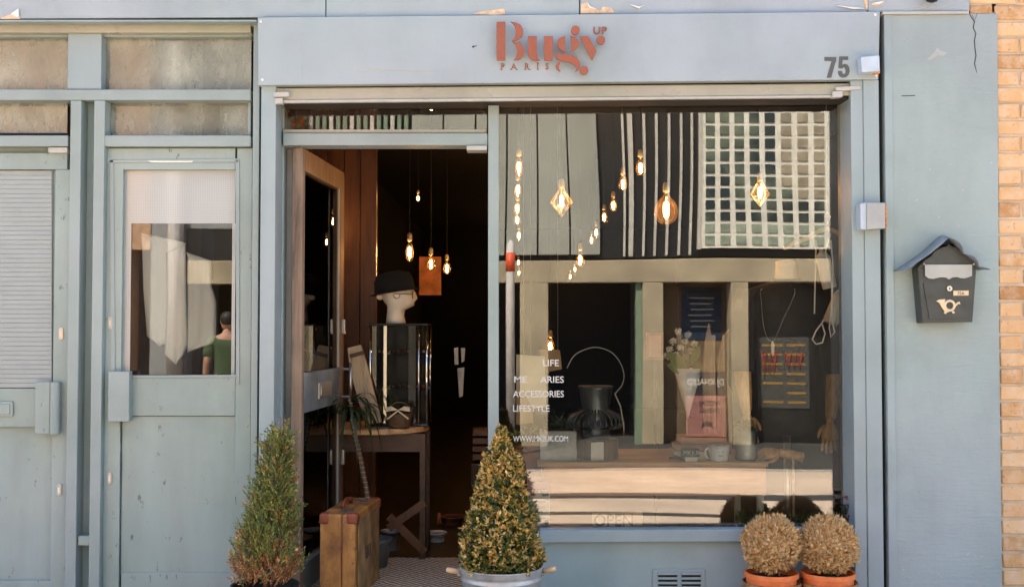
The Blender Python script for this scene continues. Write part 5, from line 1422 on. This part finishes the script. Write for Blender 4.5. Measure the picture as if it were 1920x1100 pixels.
# books, mug, sign block
by0 = KY + .10
for (p_, mat, lab) in (([(1264, 846), (1366, 846), (1366, 861), (1264, 861)], 'paper', 'bottom book of the stack beside the mug'), ([(1268, 833), (1364, 833), (1364, 845), (1268, 845)], 'kraft', 'middle book of the stack beside the mug'), ([(1276, 819), (1360, 821), (1360, 832), (1276, 832)], 'poster_pink', 'top pinkish book of the stack beside the mug')):
    z1_, z0_ = P(960, p_[0][1], by0).z, P(960, p_[2][1], by0).z
    if 'bottom' in lab: z0_ = DT
    xa, xb = P(p_[0][0], 840, by0).x, P(p_[1][0], 840, by0).x
    t = thing('book', lab, 'book', ((xa + xb) / 2, by0 + .09, z0_), group='books stacked on the desk')
    z1_ -= .001
    finish(MB().box(xa + .003, xb - .003, by0 + .004, by0 + .17, z0_ + .003, z1_ - .003), 'pages', M['paper'], t)
    finish(MB().box(xa, xb, by0, by0 + .175, z1_ - .003, z1_), 'cover', M[mat], t); finish(MB().box(xa, xb, by0, by0 + .175, z0_, z0_ + .003), 'cover', M[mat], t)
    finish(MB().box(xa, xb, by0 - .003, by0 + .0005, z0_, z1_), 'spine', M[mat], t, bevel=.001)
my_ = KY + .055
a = P(1348, 861, my_); r_ = 19 * mpp(my_); hmug = P(1348, 834, my_).z - DT
mg = thing('mug', 'small grey mug with a smiling face on the desk', 'mug', (a.x, my_, DT))
finish(MB().lathe([(r_ * .80, 0), (r_ * .86, .004), (r_ * .98, hmug * .6), (r_, hmug), (r_ * .92, hmug), (r_ * .85, .01)], (a.x, my_, DT), 28), 'cup', M['mug'], mg, True)
finish(MB().tube([(a.x - r_ * .95 - .020 * math.sin(t_), my_, DT + hmug * .5 + hmug * .33 * math.cos(t_)) for t_ in [math.pi * i / 10 for i in range(11)]], .0042, 8), 'handle', M['mug'], mg, True)
for dx_ in (-.009, .009): finish(MB().tube([(a.x + dx_, my_ - r_ - .0008, DT + hmug * .62), (a.x + dx_, my_ - r_ + .004, DT + hmug * .62)], .0022, 8), 'eye', M['ink'], mg)
finish(MB().tube([(a.x + .012 * math.sin(t_), my_ - r_ * (1 - .03) - .0012, DT + hmug * .46 - .006 * math.cos(t_)) for t_ in [-1.2 + 2.4 * i / 8 for i in range(9)]], .0012, 5), 'smile', M['ink'], mg)
nb_ = thing('name_block', 'small black block with pale lettering left of the mug', 'sign', (P(1295, 862, KY + .04).x, KY + .04, DT))
finish(MB().pbox(1285, 856.5, 1307, 865, KY + .03, KY + .05), 'foot', M['white'], nb_)
finish(MB().pbox(1278, 841, 1312, 856, KY + .028, KY + .052), 'block', M['ink'], nb_, bevel=.001)
finish(MB().text('MKJUK', 9 * mpp(KY) / .7, P(1281, 853, KY + .0278), -1, .0006, 0, .86), 'lettering', M['grey_plastic'], nb_)
o = finish(MB().tube([P(1255, 858, KY + .06), P(1268, 857, KY + .06), P(1279, 859, KY + .06)], [.006, .008, .006], 8), 'marker_pen', M['black_gloss'], smooth=True); tag(o, 'black pen lying left of the small black block', 'pen')
# jar of herbs
jy = KY + .09
a = P(1399, 860, jy); r_ = 21 * mpp(jy); hj = P(1399, 800, jy).z - DT
jr = thing('herb_jar', 'clear glass jar with a pale lining and fine green herbs', 'jar', (a.x, jy, DT))
finish(MB().lathe([(r_ * .92, 0), (r_, .01), (r_, hj)], (a.x, jy, DT), 28), 'glass', M['jar'], jr, True)
finish(MB().lathe([(r_ * .80, .006), (r_ * .84, hj * .88), (1e-6, hj * .9)], (a.x, jy, DT), 24), 'lining', M['white'], jr, True)
mb = MB()
for i in range(420):
    a_ = rnd(0, 6.28); q_ = rnd(0, r_ * 1.2)
    mb.leaf((a.x + q_ * math.cos(a_), jy + q_ * math.sin(a_), DT + hj * rnd(.88, 1.2)), (rnd(-1, 1), rnd(-1, 1), rnd(-.1, 1.2)), rnd(.008, .016), .004, random.choice([(.12, .20, .06), (.20, .28, .10), (.30, .36, .18)]))
finish(mb, 'herbs', M['leaf'], jr)

# wooden lay-figure hands ------------------------------------------------
def hand_mesh(mb, wrist, axis, palm_n, s, curl=.35, side=1):
    """articulated wooden hand: wrist point, pointing direction, palm normal, size (palm length)"""
    ax = Vector(axis).normalized(); nn = Vector(palm_n); nn = (nn - ax * nn.dot(ax)).normalized(); lat = ax.cross(nn) * side
    wrist = Vector(wrist)
    prof = [(0, .22), (.15, .30), (.45, .40), (.8, .46), (1.0, .42)]
    rings = []
    for t_, w_ in prof:
        c_ = wrist + ax * s * t_
        rings.append([c_ + lat * (w_ * s * math.cos(q_)) + nn * (w_ * .45 * s * math.sin(q_)) for q_ in [6.283 * i / 12 for i in range(12)]])
    v_ = [p_ for r__ in rings for p_ in r__]
    mb.add(v_, [(i * 12 + j, i * 12 + (j + 1) % 12, (i + 1) * 12 + (j + 1) % 12, (i + 1) * 12 + j) for i in range(4) for j in range(12)] + [tuple(range(11, -1, -1)), tuple(range(48, 60))])
    for k_, (off, L) in enumerate(((-.32, .72), (-.11, .86), (.11, .80), (.31, .62))):
        p0 = wrist + ax * s * .95 + lat * off * s; d = (ax + lat * off * .25).normalized(); pts_ = [p0]; rads = [.105 * s]
        an = curl * (1 + .25 * k_)
        for seg_ in (.42, .33, .25):
            d = (d * math.cos(an) - nn * math.sin(an)).normalized()
            p1 = pts_[-1] + d * L * s * seg_; pts_ += [pts_[-1].lerp(p1, .5), p1]; rads += [.095 * s, .080 * s]
        rads[-1] = .05 * s
        mb.tube(pts_, rads, 8)
    p0 = wrist + ax * s * .25 - lat * .30 * s; d = (ax * .75 - lat * .75 - nn * .2).normalized()
    mb.tube([p0, p0 + d * s * .30, p0 + d * s * .45 + ax * s * .12, p0 + d * s * .5 + ax * s * .36], [.12 * s, .11 * s, .095 * s, .055 * s], 8)
# lying hand on the desk
q = P(1462, 852, KY + .12)
hb = thing('wooden_hand', 'wooden artist hand lying on the desk beside the herb jar', 'wooden hand', (q.x, KY + .12, DT))
mb = MB(); hand_mesh(mb, P(1464, 848, KY + .12), (-1, 0, -.05), (0, -.6, .8), .085, .45, 1); finish(mb, 'hand', M['lay'], hb, True)
finish(MB().tube([P(1462, 848, KY + .12), P(1474, 851, KY + .12), P(1505, 857, KY + .12)], [.019, .024, .026], 12), 'wrist', M['lay'], hb, True)

# shop mannequin with a dark shirt, wooden arms, necklace
ny = .62; nm = mpp(ny)
cxm = P(1474, 600, ny).x; zn = P(1466, 528, ny).z
mn = thing('shop_mannequin', 'headless shop mannequin in a dark shirt with jointed wooden arms', 'mannequin', (cxm, ny, FLOOR_Z))
secs = [(FLOOR_Z + .72, .135, .095), (FLOOR_Z + .85, .145, .10), (zn - .42, .150, .10), (zn - .28, .165, .11), (zn - .16, .20, .11), (zn - .08, .23, .095), (zn - .035, .19, .08), (zn - .005, .10, .065), (zn + .012, .066, .056)]
mb = MB(); n = 28; vv = []
for zz, rx, ry in secs:
    vv += [(cxm + rx * math.cos(6.283 * i / n), ny + ry * math.sin(6.283 * i / n), zz) for i in range(n)]
mb.add(vv, [(i * n + j, i * n + (j + 1) % n, (i + 1) * n + (j + 1) % n, (i + 1) * n + j) for i in range(len(secs) - 1) for j in range(n)] + [tuple(range(n - 1, -1, -1)), tuple(range((len(secs) - 1) * n, len(secs) * n))])
finish(mb, 'shirt', M['tee'], mn, True)
finish(MB().lathe([(.060, 0), (.054, .03), (.051, .08), (.052, .10), (.03, .105), (1e-6, .106)], (cxm, ny, zn + .005), 24, 1, .9), 'neck', M['cream'], mn, True)
finish(MB().tube([(cxm, ny, FLOOR_Z), (cxm, ny, FLOOR_Z + .73)], .018, 12), 'stand', M['steel'], mn, True)
finish(MB().lathe([(.15, 0), (.15, .008), (.02, .014)], (cxm, ny, FLOOR_Z), 30), 'foot_plate', M['steel'], mn, True)
for s_, sh_, el, wr in ((1, (1556, 548), (1566, 705), (1557, 786)), (-1, (1392, 548), (1392, 700), (1400, 772))):
    A, B, C_ = P(*sh_, ny), P(*el, ny - .03), P(*wr, ny - .10)
    finish(MB().tube([A + Vector((-s_ * .03, 0, .01)), A.lerp(B, .3), A.lerp(B, .75), B + Vector((0, 0, .01))], [.060, .070, .066, .062], 14), 'sleeve', M['tee'], mn, True)
    finish(MB().tube([B + Vector((0, 0, .04)), B, B.lerp(C_, .5), C_ + Vector((0, 0, .008))], [.042, .044, .038, .026], 14), 'forearm', M['lay'], mn, True)
    finish(MB().ball(C_, .022, 12, 8), 'wrist_joint', M['lay'], mn, True)
    mb = MB(); hand_mesh(mb, C_ - Vector((0, 0, .014)), (-.12 * s_, -.1, -1), (0, 1, -.1), .088, .10, s_); finish(mb, 'hand', M['lay'], mn, True)
nk = thing('necklace', 'fine chain necklace with a pointed pendant on the mannequin', 'necklace', P(1449, 668, ny - .15))
ch = [(1430, 540), (1428, 565), (1430, 600), (1438, 632), (1449, 640), (1456, 628), (1470, 595), (1484, 565), (1487, 540)]
yn = ny - .135
finish(MB().tube([P(a_, b_, yn) for a_, b_ in smooth_pts(ch, 4)[:33]], .0010, 5, False), 'chain', M['chrome'], nk, True)
q = P(1449, 668, yn)
finish(MB().lathe([(.0005, 0), (.007, .014), (.009, .05), (.006, .072), (.001, .078)], q, 10), 'pendant', M['ceramic'], nk, True)

# hanger with cans on cords at the right
gy_ = .29
hg = thing('clothes_hanger', 'wooden clothes hanger hanging at the right of the window', 'hanger', P(1548, 470, gy_))
finish(MB().tube([P(a_, b_, gy_) for a_, b_ in ((1470, 466), (1490, 455), (1515, 447), (1535, 434), (1552, 428), (1570, 436), (1590, 452), (1606, 466))], [.009, .010, .011, .012, .012, .012, .010, .009], 10), 'arm', M['lay'], hg, True)
qh = P(1551, 426, gy_)
finish(MB().tube([qh, qh + Vector((0, 0, .03)), qh + Vector((.018, 0, .05)), qh + Vector((.0, 0, .068)), qh + Vector((-.016, 0, .052)), ], .0022, 6), 'hook', M['chrome'], hg, True)
finish(MB().tube([qh + Vector((0, 0, .068)), Vector((qh.x, gy_, ZC))], .0012, 5), 'thread', M['wire'], hg)
o = finish(MB().pprism([(1572, 428), (1612, 420), (1616, 484), (1578, 480)], gy_ + .03, gy_ + .045), 'blue_cloth', M['blue_cloth'], bevel=.004); tag(o, 'corner of blue cloth hanging beside the wooden hanger', 'cloth')
def can(a_, b_, r0, mat, label, y):
    A, B = P(*a_, y), P(*b_, y); d = (B - A).normalized(); L = (B - A).length
    t = thing('spray_can', label, 'spray can', tuple(B), group='spray cans hung on cords')
    finish(MB().tube([A + d * .03, A + d * .038, A + d * (L - .012), B], [r0 * .93, r0, r0, r0 * .94], 26), 'body', M[mat], t, True, flat_ang=35)
    finish(MB().tube([A + d * .006, A + d * .016, A + d * .03], [r0 * .35, r0 * .70, r0 * .90], 22), 'shoulder', M['can_white'], t, True)
    finish(MB().tube([A - d * .010, A + d * .006], r0 * .28, 12), 'nozzle', M['can_white'], t, True)
can((1540, 470), (1556, 540), .034, 'can_white', 'white spray can hanging on cords below the hanger', gy_ - .03)
can((1583, 541), (1556, 606), .037, 'can_grey', 'grey spray can hanging lower and tilted below the white can', gy_ - .05)
for pts, lab in (([(1530, 450), (1529, 500), (1528, 540), (1527, 588)], 'straight white cord hanging left of the white spray can'),
                 ([(1553, 448), (1548, 470), (1560, 540), (1560, 600), (1565, 622), (1558, 632), (1555, 615), (1560, 560), (1562, 500), (1558, 450)], 'white cord wound round both spray cans'),
                 ([(1545, 600), (1530, 620), (1523, 636), (1530, 645), (1542, 642), (1547, 625), (1541, 606), (1543, 600)], 'white cord loop below the grey spray can')):
    o = finish(MB().tube([P(a_, b_, gy_ - .095) for a_, b_ in pts], .0034, 6, True), 'cord', M['canvas_rope'], smooth=True); tag(o, lab, 'cord')
# thin cane standing on the window board
o = finish(MB().tube([(P(1487, 852, .23).x, .23, WZ), P(1487, 852, .23)], .006, 8), 'bamboo_cane', M['handle_wood'], smooth=True); tag(o, 'thin pale cane standing upright behind the glass right of the desk', 'cane')
# small framed picture, back wall shelf far inside
o = thing('framed_picture', 'small red framed picture on a stand behind the flowers', 'picture', P(1228, 676, 1.4))
finish(MB().pbox(1212, 624, 1244, 674, 1.4, 1.42), 'frame', M['leather'], o, bevel=.003)
finish(MB().pbox(1216, 629, 1240, 669, 1.396, 1.3995), 'print', M['poster_pink'], o)
finish(MB().tube([(P(1228, 674, 1.43).x, 1.43, FLOOR_Z), P(1228, 640, 1.43)], .008, 8), 'stand', M['black'], o)

# ================================================================== ACROSS THE STREET (shown by the glass)
WD = 10.1                                       # glass to the far building line
YW = GLASS_Y - WD
ob_ = thing('opposite_building', 'beige concrete and grey panel building across the street seen in the glass', 'building', (0, YW, 0))
def op(mb, name, mat, parent=None, **kw): return finish(mb, name, M[mat], parent or ob_, **kw)
def rz(py): return RP(960, py, WD).z
def rx(px): return RP(px, 500, WD).x
RT, RL = 5.0, 6.2
# upper storey
op(MB().box(rx(1064), rx(1700), YW - .6, YW - .06, rz(486), RT), 'dark_cladding', 'opp_dark')
px = 713
for i in range(7):
    if px >= 770 - 1:
        a, b = rx(px + 1.5), rx(px + 57)
        op(MB().box(a, b, YW - .05, YW + .02, rz(479), RT), 'cladding_panel', 'opp_panel', bevel=.006)
    px += 58.6
op(MB().box(rx(560), rx(1064), YW - .3, YW - .08, rz(488), RT), 'panel_backing', 'opp_dark')
for px, w_ in ((1170, 2.2), (1183, 4.5), (1208, 2.4), (1230, 2.4), (1253, 2.4), (1276, 2.4), (1297, 2.4)):
    op(MB().box(rx(px - w_), rx(px + w_), YW - .055, YW + .0, rz(483), RT), 'steel_bar', 'opp_bar', bevel=.004)
# glass block window: nine columns, eleven rows in view and more above
gw = op(MB().box(rx(1317), rx(1578), YW - .05, YW + .012, rz(471), rz(-10)), 'glass_block_window', 'opp_grout')
bm = bmesh.new(); bmesh.ops.create_cube(bm, size=1)
bs = (rx(1578) - rx(1319)) / 9
for v_ in bm.verts: v_.co = Vector((v_.co.x * (bs - .078), v_.co.y * .03, v_.co.z * (bs * .84 - .044)))
bmesh.ops.bevel(bm, geom=bm.edges[:], offset=.006, segments=1, affect='EDGES')
bme = bpy.data.meshes.new('glass_block'); bm.to_mesh(bme); bm.free(); bme.materials.append(M['block'])
bme_t = bme.copy(); bme_t.materials[0] = M['block_tan']; bme_g = bme.copy(); bme_g.materials[0] = M['block_green']
zr = rz(468); rowh = (rz(206) - zr) / 11
for r_ in range(16):
    for c_ in range(9):
        o = bpy.data.objects.new('glass_block', bme_g if r_ < 2 else bme_t if c_ > 4 + (1 if r_ in (2, 3, 4) else 0) and not (r_ in (2, 3) and c_ < 8) else bme); COL.objects.link(o); o.parent = gw
        o.location = Vector((rx(1319) + bs * (c_ + .5), YW + .012, zr + rowh * (r_ + .5))) - ORI[gw.name]
        o.scale = (1, 1, (rowh - .044) / (bs * .84 - .044))
op(MB().box(rx(1310), rx(1317) - .002, YW - .05, YW + .03, rz(473), rz(-10)), 'window_frame', 'opp_bar')
# green corrugated sheet
for i in range(15):
    a = rx(577 + i * 13); b = rx(577 + i * 13 + 8)
    op(MB().box(a, b, YW - .04, YW + .03, rz(488), RT), 'corrugation', 'opp_green' if i % 3 else 'opp_bar', bevel=.01)
# left: dark wall, white downpipe, grey render, peach brick
op(MB().box(rx(352), rx(560), YW - .3, YW - .04, rz(430), RL), 'dark_wall', 'opp_grey')
op(MB().tube([(rx(334), YW + .06, 0), (rx(334), YW + .06, RL)], .11, 14), 'downpipe', 'opp_white', smooth=True)
op(MB().box(rx(284), rx(352), YW - .3, YW - .02, -.2, RL), 'grey_pier', 'opp_grey')
op(MB().box(rx(-120), rx(284), YW - .3, YW, rz(470), RL), 'brick_upper', 'opp_brick')
op(MB().box(rx(-120), rx(250), YW - .3, YW, -.2, rz(470) - .002), 'brick_lower', 'opp_brick')
# ground storey
op(MB().box(rx(352), rx(1645), YW - .3, YW + .02, rz(533), rz(490)), 'lintel', 'opp_wall', bevel=.01)
op(MB().box(rx(352), rx(440), YW - .3, YW + .01, rz(525), rz(432)), 'sign_band', 'opp_dark')
for a, b in ((440, 470), (585, 600), (690, 704), (800, 818), (975, 1025), (1207, 1247), (1372, 1403), (1578, 1645)):
    op(MB().box(rx(a), rx(b), YW - .3, YW + .019, -.2, rz(533) - .001), 'pier', 'opp_wall', bevel=.01)
op(MB().box(rx(1247), rx(1372), YW - .62, YW - .42, -.2, rz(533) - .001), 'recess_wall', 'opp_recess')
op(MB().box(rx(352), rx(1207), YW - 1.8, YW - 1.7, -.2, rz(490)), 'dark_interior', 'room')
op(MB().box(rx(1403), rx(1578), YW - .55, YW - .45, -.2, rz(533) - .001), 'dark_shutter', 'opp_dark')
op(MB().box(rx(1194), rx(1207), YW - .2, YW - .05, -.2, rz(533) - .001), 'door_frame', 'opp_green')
op(MB().box(rx(1647), rx(1760), YW - 1.5, YW - 1.2, -.2, RT), 'side_passage', 'opp_dark')
op(MB().box(rx(1760), rx(2050), YW - .3, YW, -.2, RT), 'end_wall', 'opp_wall')
op(MB().box(rx(-500), rx(-120), YW - .3, YW, -.2, RT), 'end_wall', 'opp_brick')
op(MB().box(rx(-500), rx(2050), YW - 4, YW - 1.85, -.2, RT), 'rear_block', 'opp_grey')
# posters over there (read from the shop side)
def poster(px0, py0, px1, py1, off, name, label, mat):
    t = thing(name, label, 'poster', (rx((px0 + px1) / 2), YW + off, rz(py1)))
    finish(MB().box(rx(px0), rx(px1), YW + off, YW + off + .012, rz(py1), rz(py0)), 'sheet', M[mat], t)
    return t
def ptext(t, txt, pxr, pyb, capx, off, mat, bold=.02, sx=1.0):
    o_ = Vector((rx(pxr), YW + off + .0135, rz(pyb)))
    finish(MB().text(txt, capx * (WD + 5.16) / F_PX / .70, o_, 1, .002, bold, sx), 'print', M[mat], t)
t = poster(1290, 540, 1366, 640, -.42, 'blue_poster', 'dark blue printed poster on the wall across the street seen in the glass', 'poster_blue')
for i in range(6): finish(MB().box(rx(1304 + (i % 3) * 2), rx(1352 - (i % 2) * 5), YW - .4075, YW - .4055, rz(562 + i * 11), rz(559 + i * 11)), 'print_line', M['opp_grey'], t)
t = poster(1299, 700, 1372, 742, -.42, 'black_poster', 'upper black poster with mirrored lettering seen in the glass', 'ink')
ptext(t, 'DJ KHALED', 1370, 724, 11, -.42, 'opp_bar', .02, .88)
t = poster(1298, 744, 1371, 822, -.42, 'pink_poster', 'lower pink poster with mirrored lettering and a dark emblem seen in the glass', 'poster_pink')
ptext(t, 'NOSAJ', 1361, 762, 9, -.42, 'ink', .02, 1.0); ptext(t, 'THING', 1363, 776, 9, -.42, 'ink', .02, 1.0)
ec = Vector((rx(1337), YW - .407, rz(800)))
finish(MB().prism([(ec.x + .07 * math.cos(a_), ec.z + .06 * math.sin(a_)) for a_ in [math.pi * i / 12 for i in range(13)]] + [(ec.x - .09, ec.z - .05), (ec.x - .02, ec.z - .01), (ec.x + .02, ec.z - .01), (ec.x + .09, ec.z - .05)], YW - .407, YW - .405), 'emblem', M['ink'], t)
t = poster(1431, 636, 1530, 764, -.45, 'barred_poster', 'grey poster with rows of mustard bars on the dark shutter seen in the glass', 'poster_grey')
for i in range(7):
    for a_, b_ in ((1440, 1478), (1486, 1522)):
        if (i, a_) == (5, 1440): continue
        finish(MB().box(rx(a_), rx(b_), YW - .4375, YW - .435, rz(653 + i * 17), rz(648.5 + i * 17)), 'print_bar', M['mustard'], t)
for (a_, b_, c_, d_) in ((1440, 662, 1466, 700), (1484, 664, 1516, 690)):
    finish(MB().tube([(rx(a_ + (c_ - a_) * i / 6), YW - .433, rz(b_ + (d_ - b_) * (i % 2))) for i in range(7)], .02, 5), 'red_scrawl', M['red'], t)
# white street post with a red band, flower baskets, person
def rthing(px, dist): return RP(px, 600, dist)
q = rthing(957, 8.9)
po = thing('street_post', 'tall white post with a red band across the street seen in the glass', 'post', (q.x, q.y, -.2))
zt = RP(957, 450, 8.9).z; r_ = 8.2 * (8.9 + 5.16) / F_PX
finish(MB().tube([(q.x, q.y, -.2), (q.x, q.y, zt - .16), (q.x, q.y, zt - .05), (q.x, q.y, zt)], [r_, r_, r_ * .9, r_ * .35], 18), 'shaft', M['opp_white'], po, True)
finish(MB().tube([(q.x, q.y, RP(957, 511, 8.9).z), (q.x, q.y, RP(957, 474, 8.9).z)], r_ * 1.04, 18), 'band', M['post_red'], po, True)
for (pxs, py, lab) in (((534, 572), 222, 'hanging basket of red flowers reflected over the entrance door'), ((332, 428), 212, 'wide trough of red flowers reflected in the left top light')):
    cxx = rx(sum(pxs) / 2); hw = abs(rx(pxs[1]) - rx(pxs[0])) / 2; zc = rz(py)
    t = thing('flower_basket', lab, 'flowers', (cxx, YW + .25, zc - .2))
    finish(MB().box(cxx - hw * .9, cxx + hw * .9, YW + .05, YW + .35, zc - .32, zc - .12), 'trough', M['bark'], t, bevel=.02)
    mb = MB()
    for i in range(260):
        p_ = Vector((cxx + rnd(-hw, hw), YW + rnd(.1, .42), zc + rnd(-.2, .18)))
        red = i % 3 == 0
        mb.leaf(p_, (rnd(-1, 1), rnd(-.2, 1), rnd(-.3, 1)), rnd(.06, .11), .07, (.75, .06, .02) if red else random.choice([(.08, .14, .03), (.12, .18, .04)]))
    finish(mb, 'blossom', M['leaf'], t)

def skinned(name, joints, edges, mat, parent, sub=2, base=None):
    o_ = Vector(base)
    me = bpy.data.meshes.new(name)
    me.from_pydata([tuple(Vector(j[0])) for j in joints], edges, [])
    ob = bpy.data.objects.new(name, me); COL.objects.link(ob); ob.parent = parent
    sk = ob.modifiers.new('skin', 'SKIN'); sk.use_smooth_shade = True
    for i, j in enumerate(joints):
        d_ = me.skin_vertices[0].data[i]; d_.radius = (j[1], j[2] if len(j) > 2 else j[1]); d_.use_root = (i == 0)
    ss = ob.modifiers.new('sub', 'SUBSURF'); ss.levels = ss.render_levels = sub
    me.materials.append(mat); return ob
pq = rthing(429, 8.6)
pe = thing('person', 'person in a dark green t-shirt across the street seen in the left door glass', 'person', (pq.x, pq.y, -.2), rotz=R(160))
J = [((0, 0, .96), .15, .11), ((0, 0, 1.12), .14, .10), ((0, 0, 1.32), .17, .11), ((0, 0, 1.46), .11, .09), ((0, .0, 1.53), .055), ((0, .01, 1.60), .06),
     ((.19, 0, 1.43), .062), ((.25, .0, 1.16), .045), ((.26, .06, .93), .034), ((-.19, 0, 1.43), .062), ((-.25, .0, 1.16), .045), ((-.26, .06, .93), .034),
     ((.10, 0, .86), .095), ((.11, .01, .50), .065), ((.12, -.02, .10), .045), ((.12, .10, .05), .04), ((-.10, 0, .86), .095), ((-.11, .01, .50), .065), ((-.12, -.02, .10), .045), ((-.12, .10, .05), .04)]
E = [(0, 1), (1, 2), (2, 3), (3, 4), (4, 5), (3, 6), (6, 7), (7, 8), (3, 9), (9, 10), (10, 11), (0, 12), (12, 13), (13, 14), (14, 15), (0, 16), (16, 17), (17, 18), (18, 19)]
skinned('body', J, E, M['skin'], pe, 2, (0, 0, 0))
S_ = [((0, 0, .86), .18, .14), ((0, 0, 1.12), .165, .125), ((0, 0, 1.32), .195, .135), ((0, 0, 1.45), .13, .105), ((.19, 0, 1.44), .085), ((.245, 0, 1.22), .075), ((-.19, 0, 1.44), .085), ((-.245, 0, 1.22), .075)]
skinned('t_shirt', S_, [(0, 1), (1, 2), (2, 3), (3, 4), (4, 5), (3, 6), (6, 7)], M['green_shirt'], pe, 2, (0, 0, 0))
T_ = [((0, 0, .97), .165, .125), ((.10, 0, .86), .115), ((.11, .01, .50), .085), ((.12, -.02, .13), .07), ((-.10, 0, .86), .115), ((-.11, .01, .50), .085), ((-.12, -.02, .13), .07)]
skinned('trousers', T_, [(0, 1), (1, 2), (2, 3), (0, 4), (4, 5), (5, 6)], M['jeans'], pe, 2, (0, 0, 0))
hm_ = MB(); prf = [(0, .03, .045), (.02, .055, .058), (.06, .07, .078), (.11, .078, .094), (.16, .076, .096), (.20, .06, .078), (.225, .03, .04)]
vv = []; n = 16
for zz, rx_, ry_ in prf:
    for i in range(n):
        a_ = 6.283 * i / n; yy = ry_ * math.sin(a_) + .02
        if i in (4,): yy += {.06: .006, .11: .022}.get(zz, 0)
        vv.append((rx_ * math.cos(a_), yy, 1.57 + zz))
hm_.add(vv, [(i * n + j, i * n + (j + 1) % n, (i + 1) * n + (j + 1) % n, (i + 1) * n + j) for i in range(len(prf) - 1) for j in range(n)] + [tuple(range(n - 1, -1, -1)), tuple(range((len(prf) - 1) * n, len(prf) * n))])
finish(hm_, 'head', M['skin'], pe, True, local=True)
for s_ in (-1, 1):
    finish(MB().ball((s_ * .03, .105, 1.685), .011, 8, 6), 'eye', M['ink'], pe, True, local=True)
    finish(MB().ball((s_ * .08, .01, 1.675), .022, 8, 6, .4, .7, 1.2), 'ear', M['skin'], pe, True, local=True)
    mb = MB()
    hw_ = Vector((s_ * .26, .07, .93)); hand_mesh(mb, hw_, (0, .15, -1), (-s_, 0, 0), .095, .3, s_); finish(mb, 'hand', M['skin'], pe, True, local=True)
finish(MB().tube([(-.02, .112, 1.628), (.02, .112, 1.628)], .006, 6), 'mouth', M['red'], pe, True, local=True)
finish(MB().ball((0, .0, 1.715), .098, 18, 10, .92, 1.04, .98), 'hair', M['hair'], pe, True, local=True)
for o in pe.children:
    if o.type == 'MESH' and o.name.startswith(('body', 't_shirt', 'trousers')): o.location = (0, 0, 0)
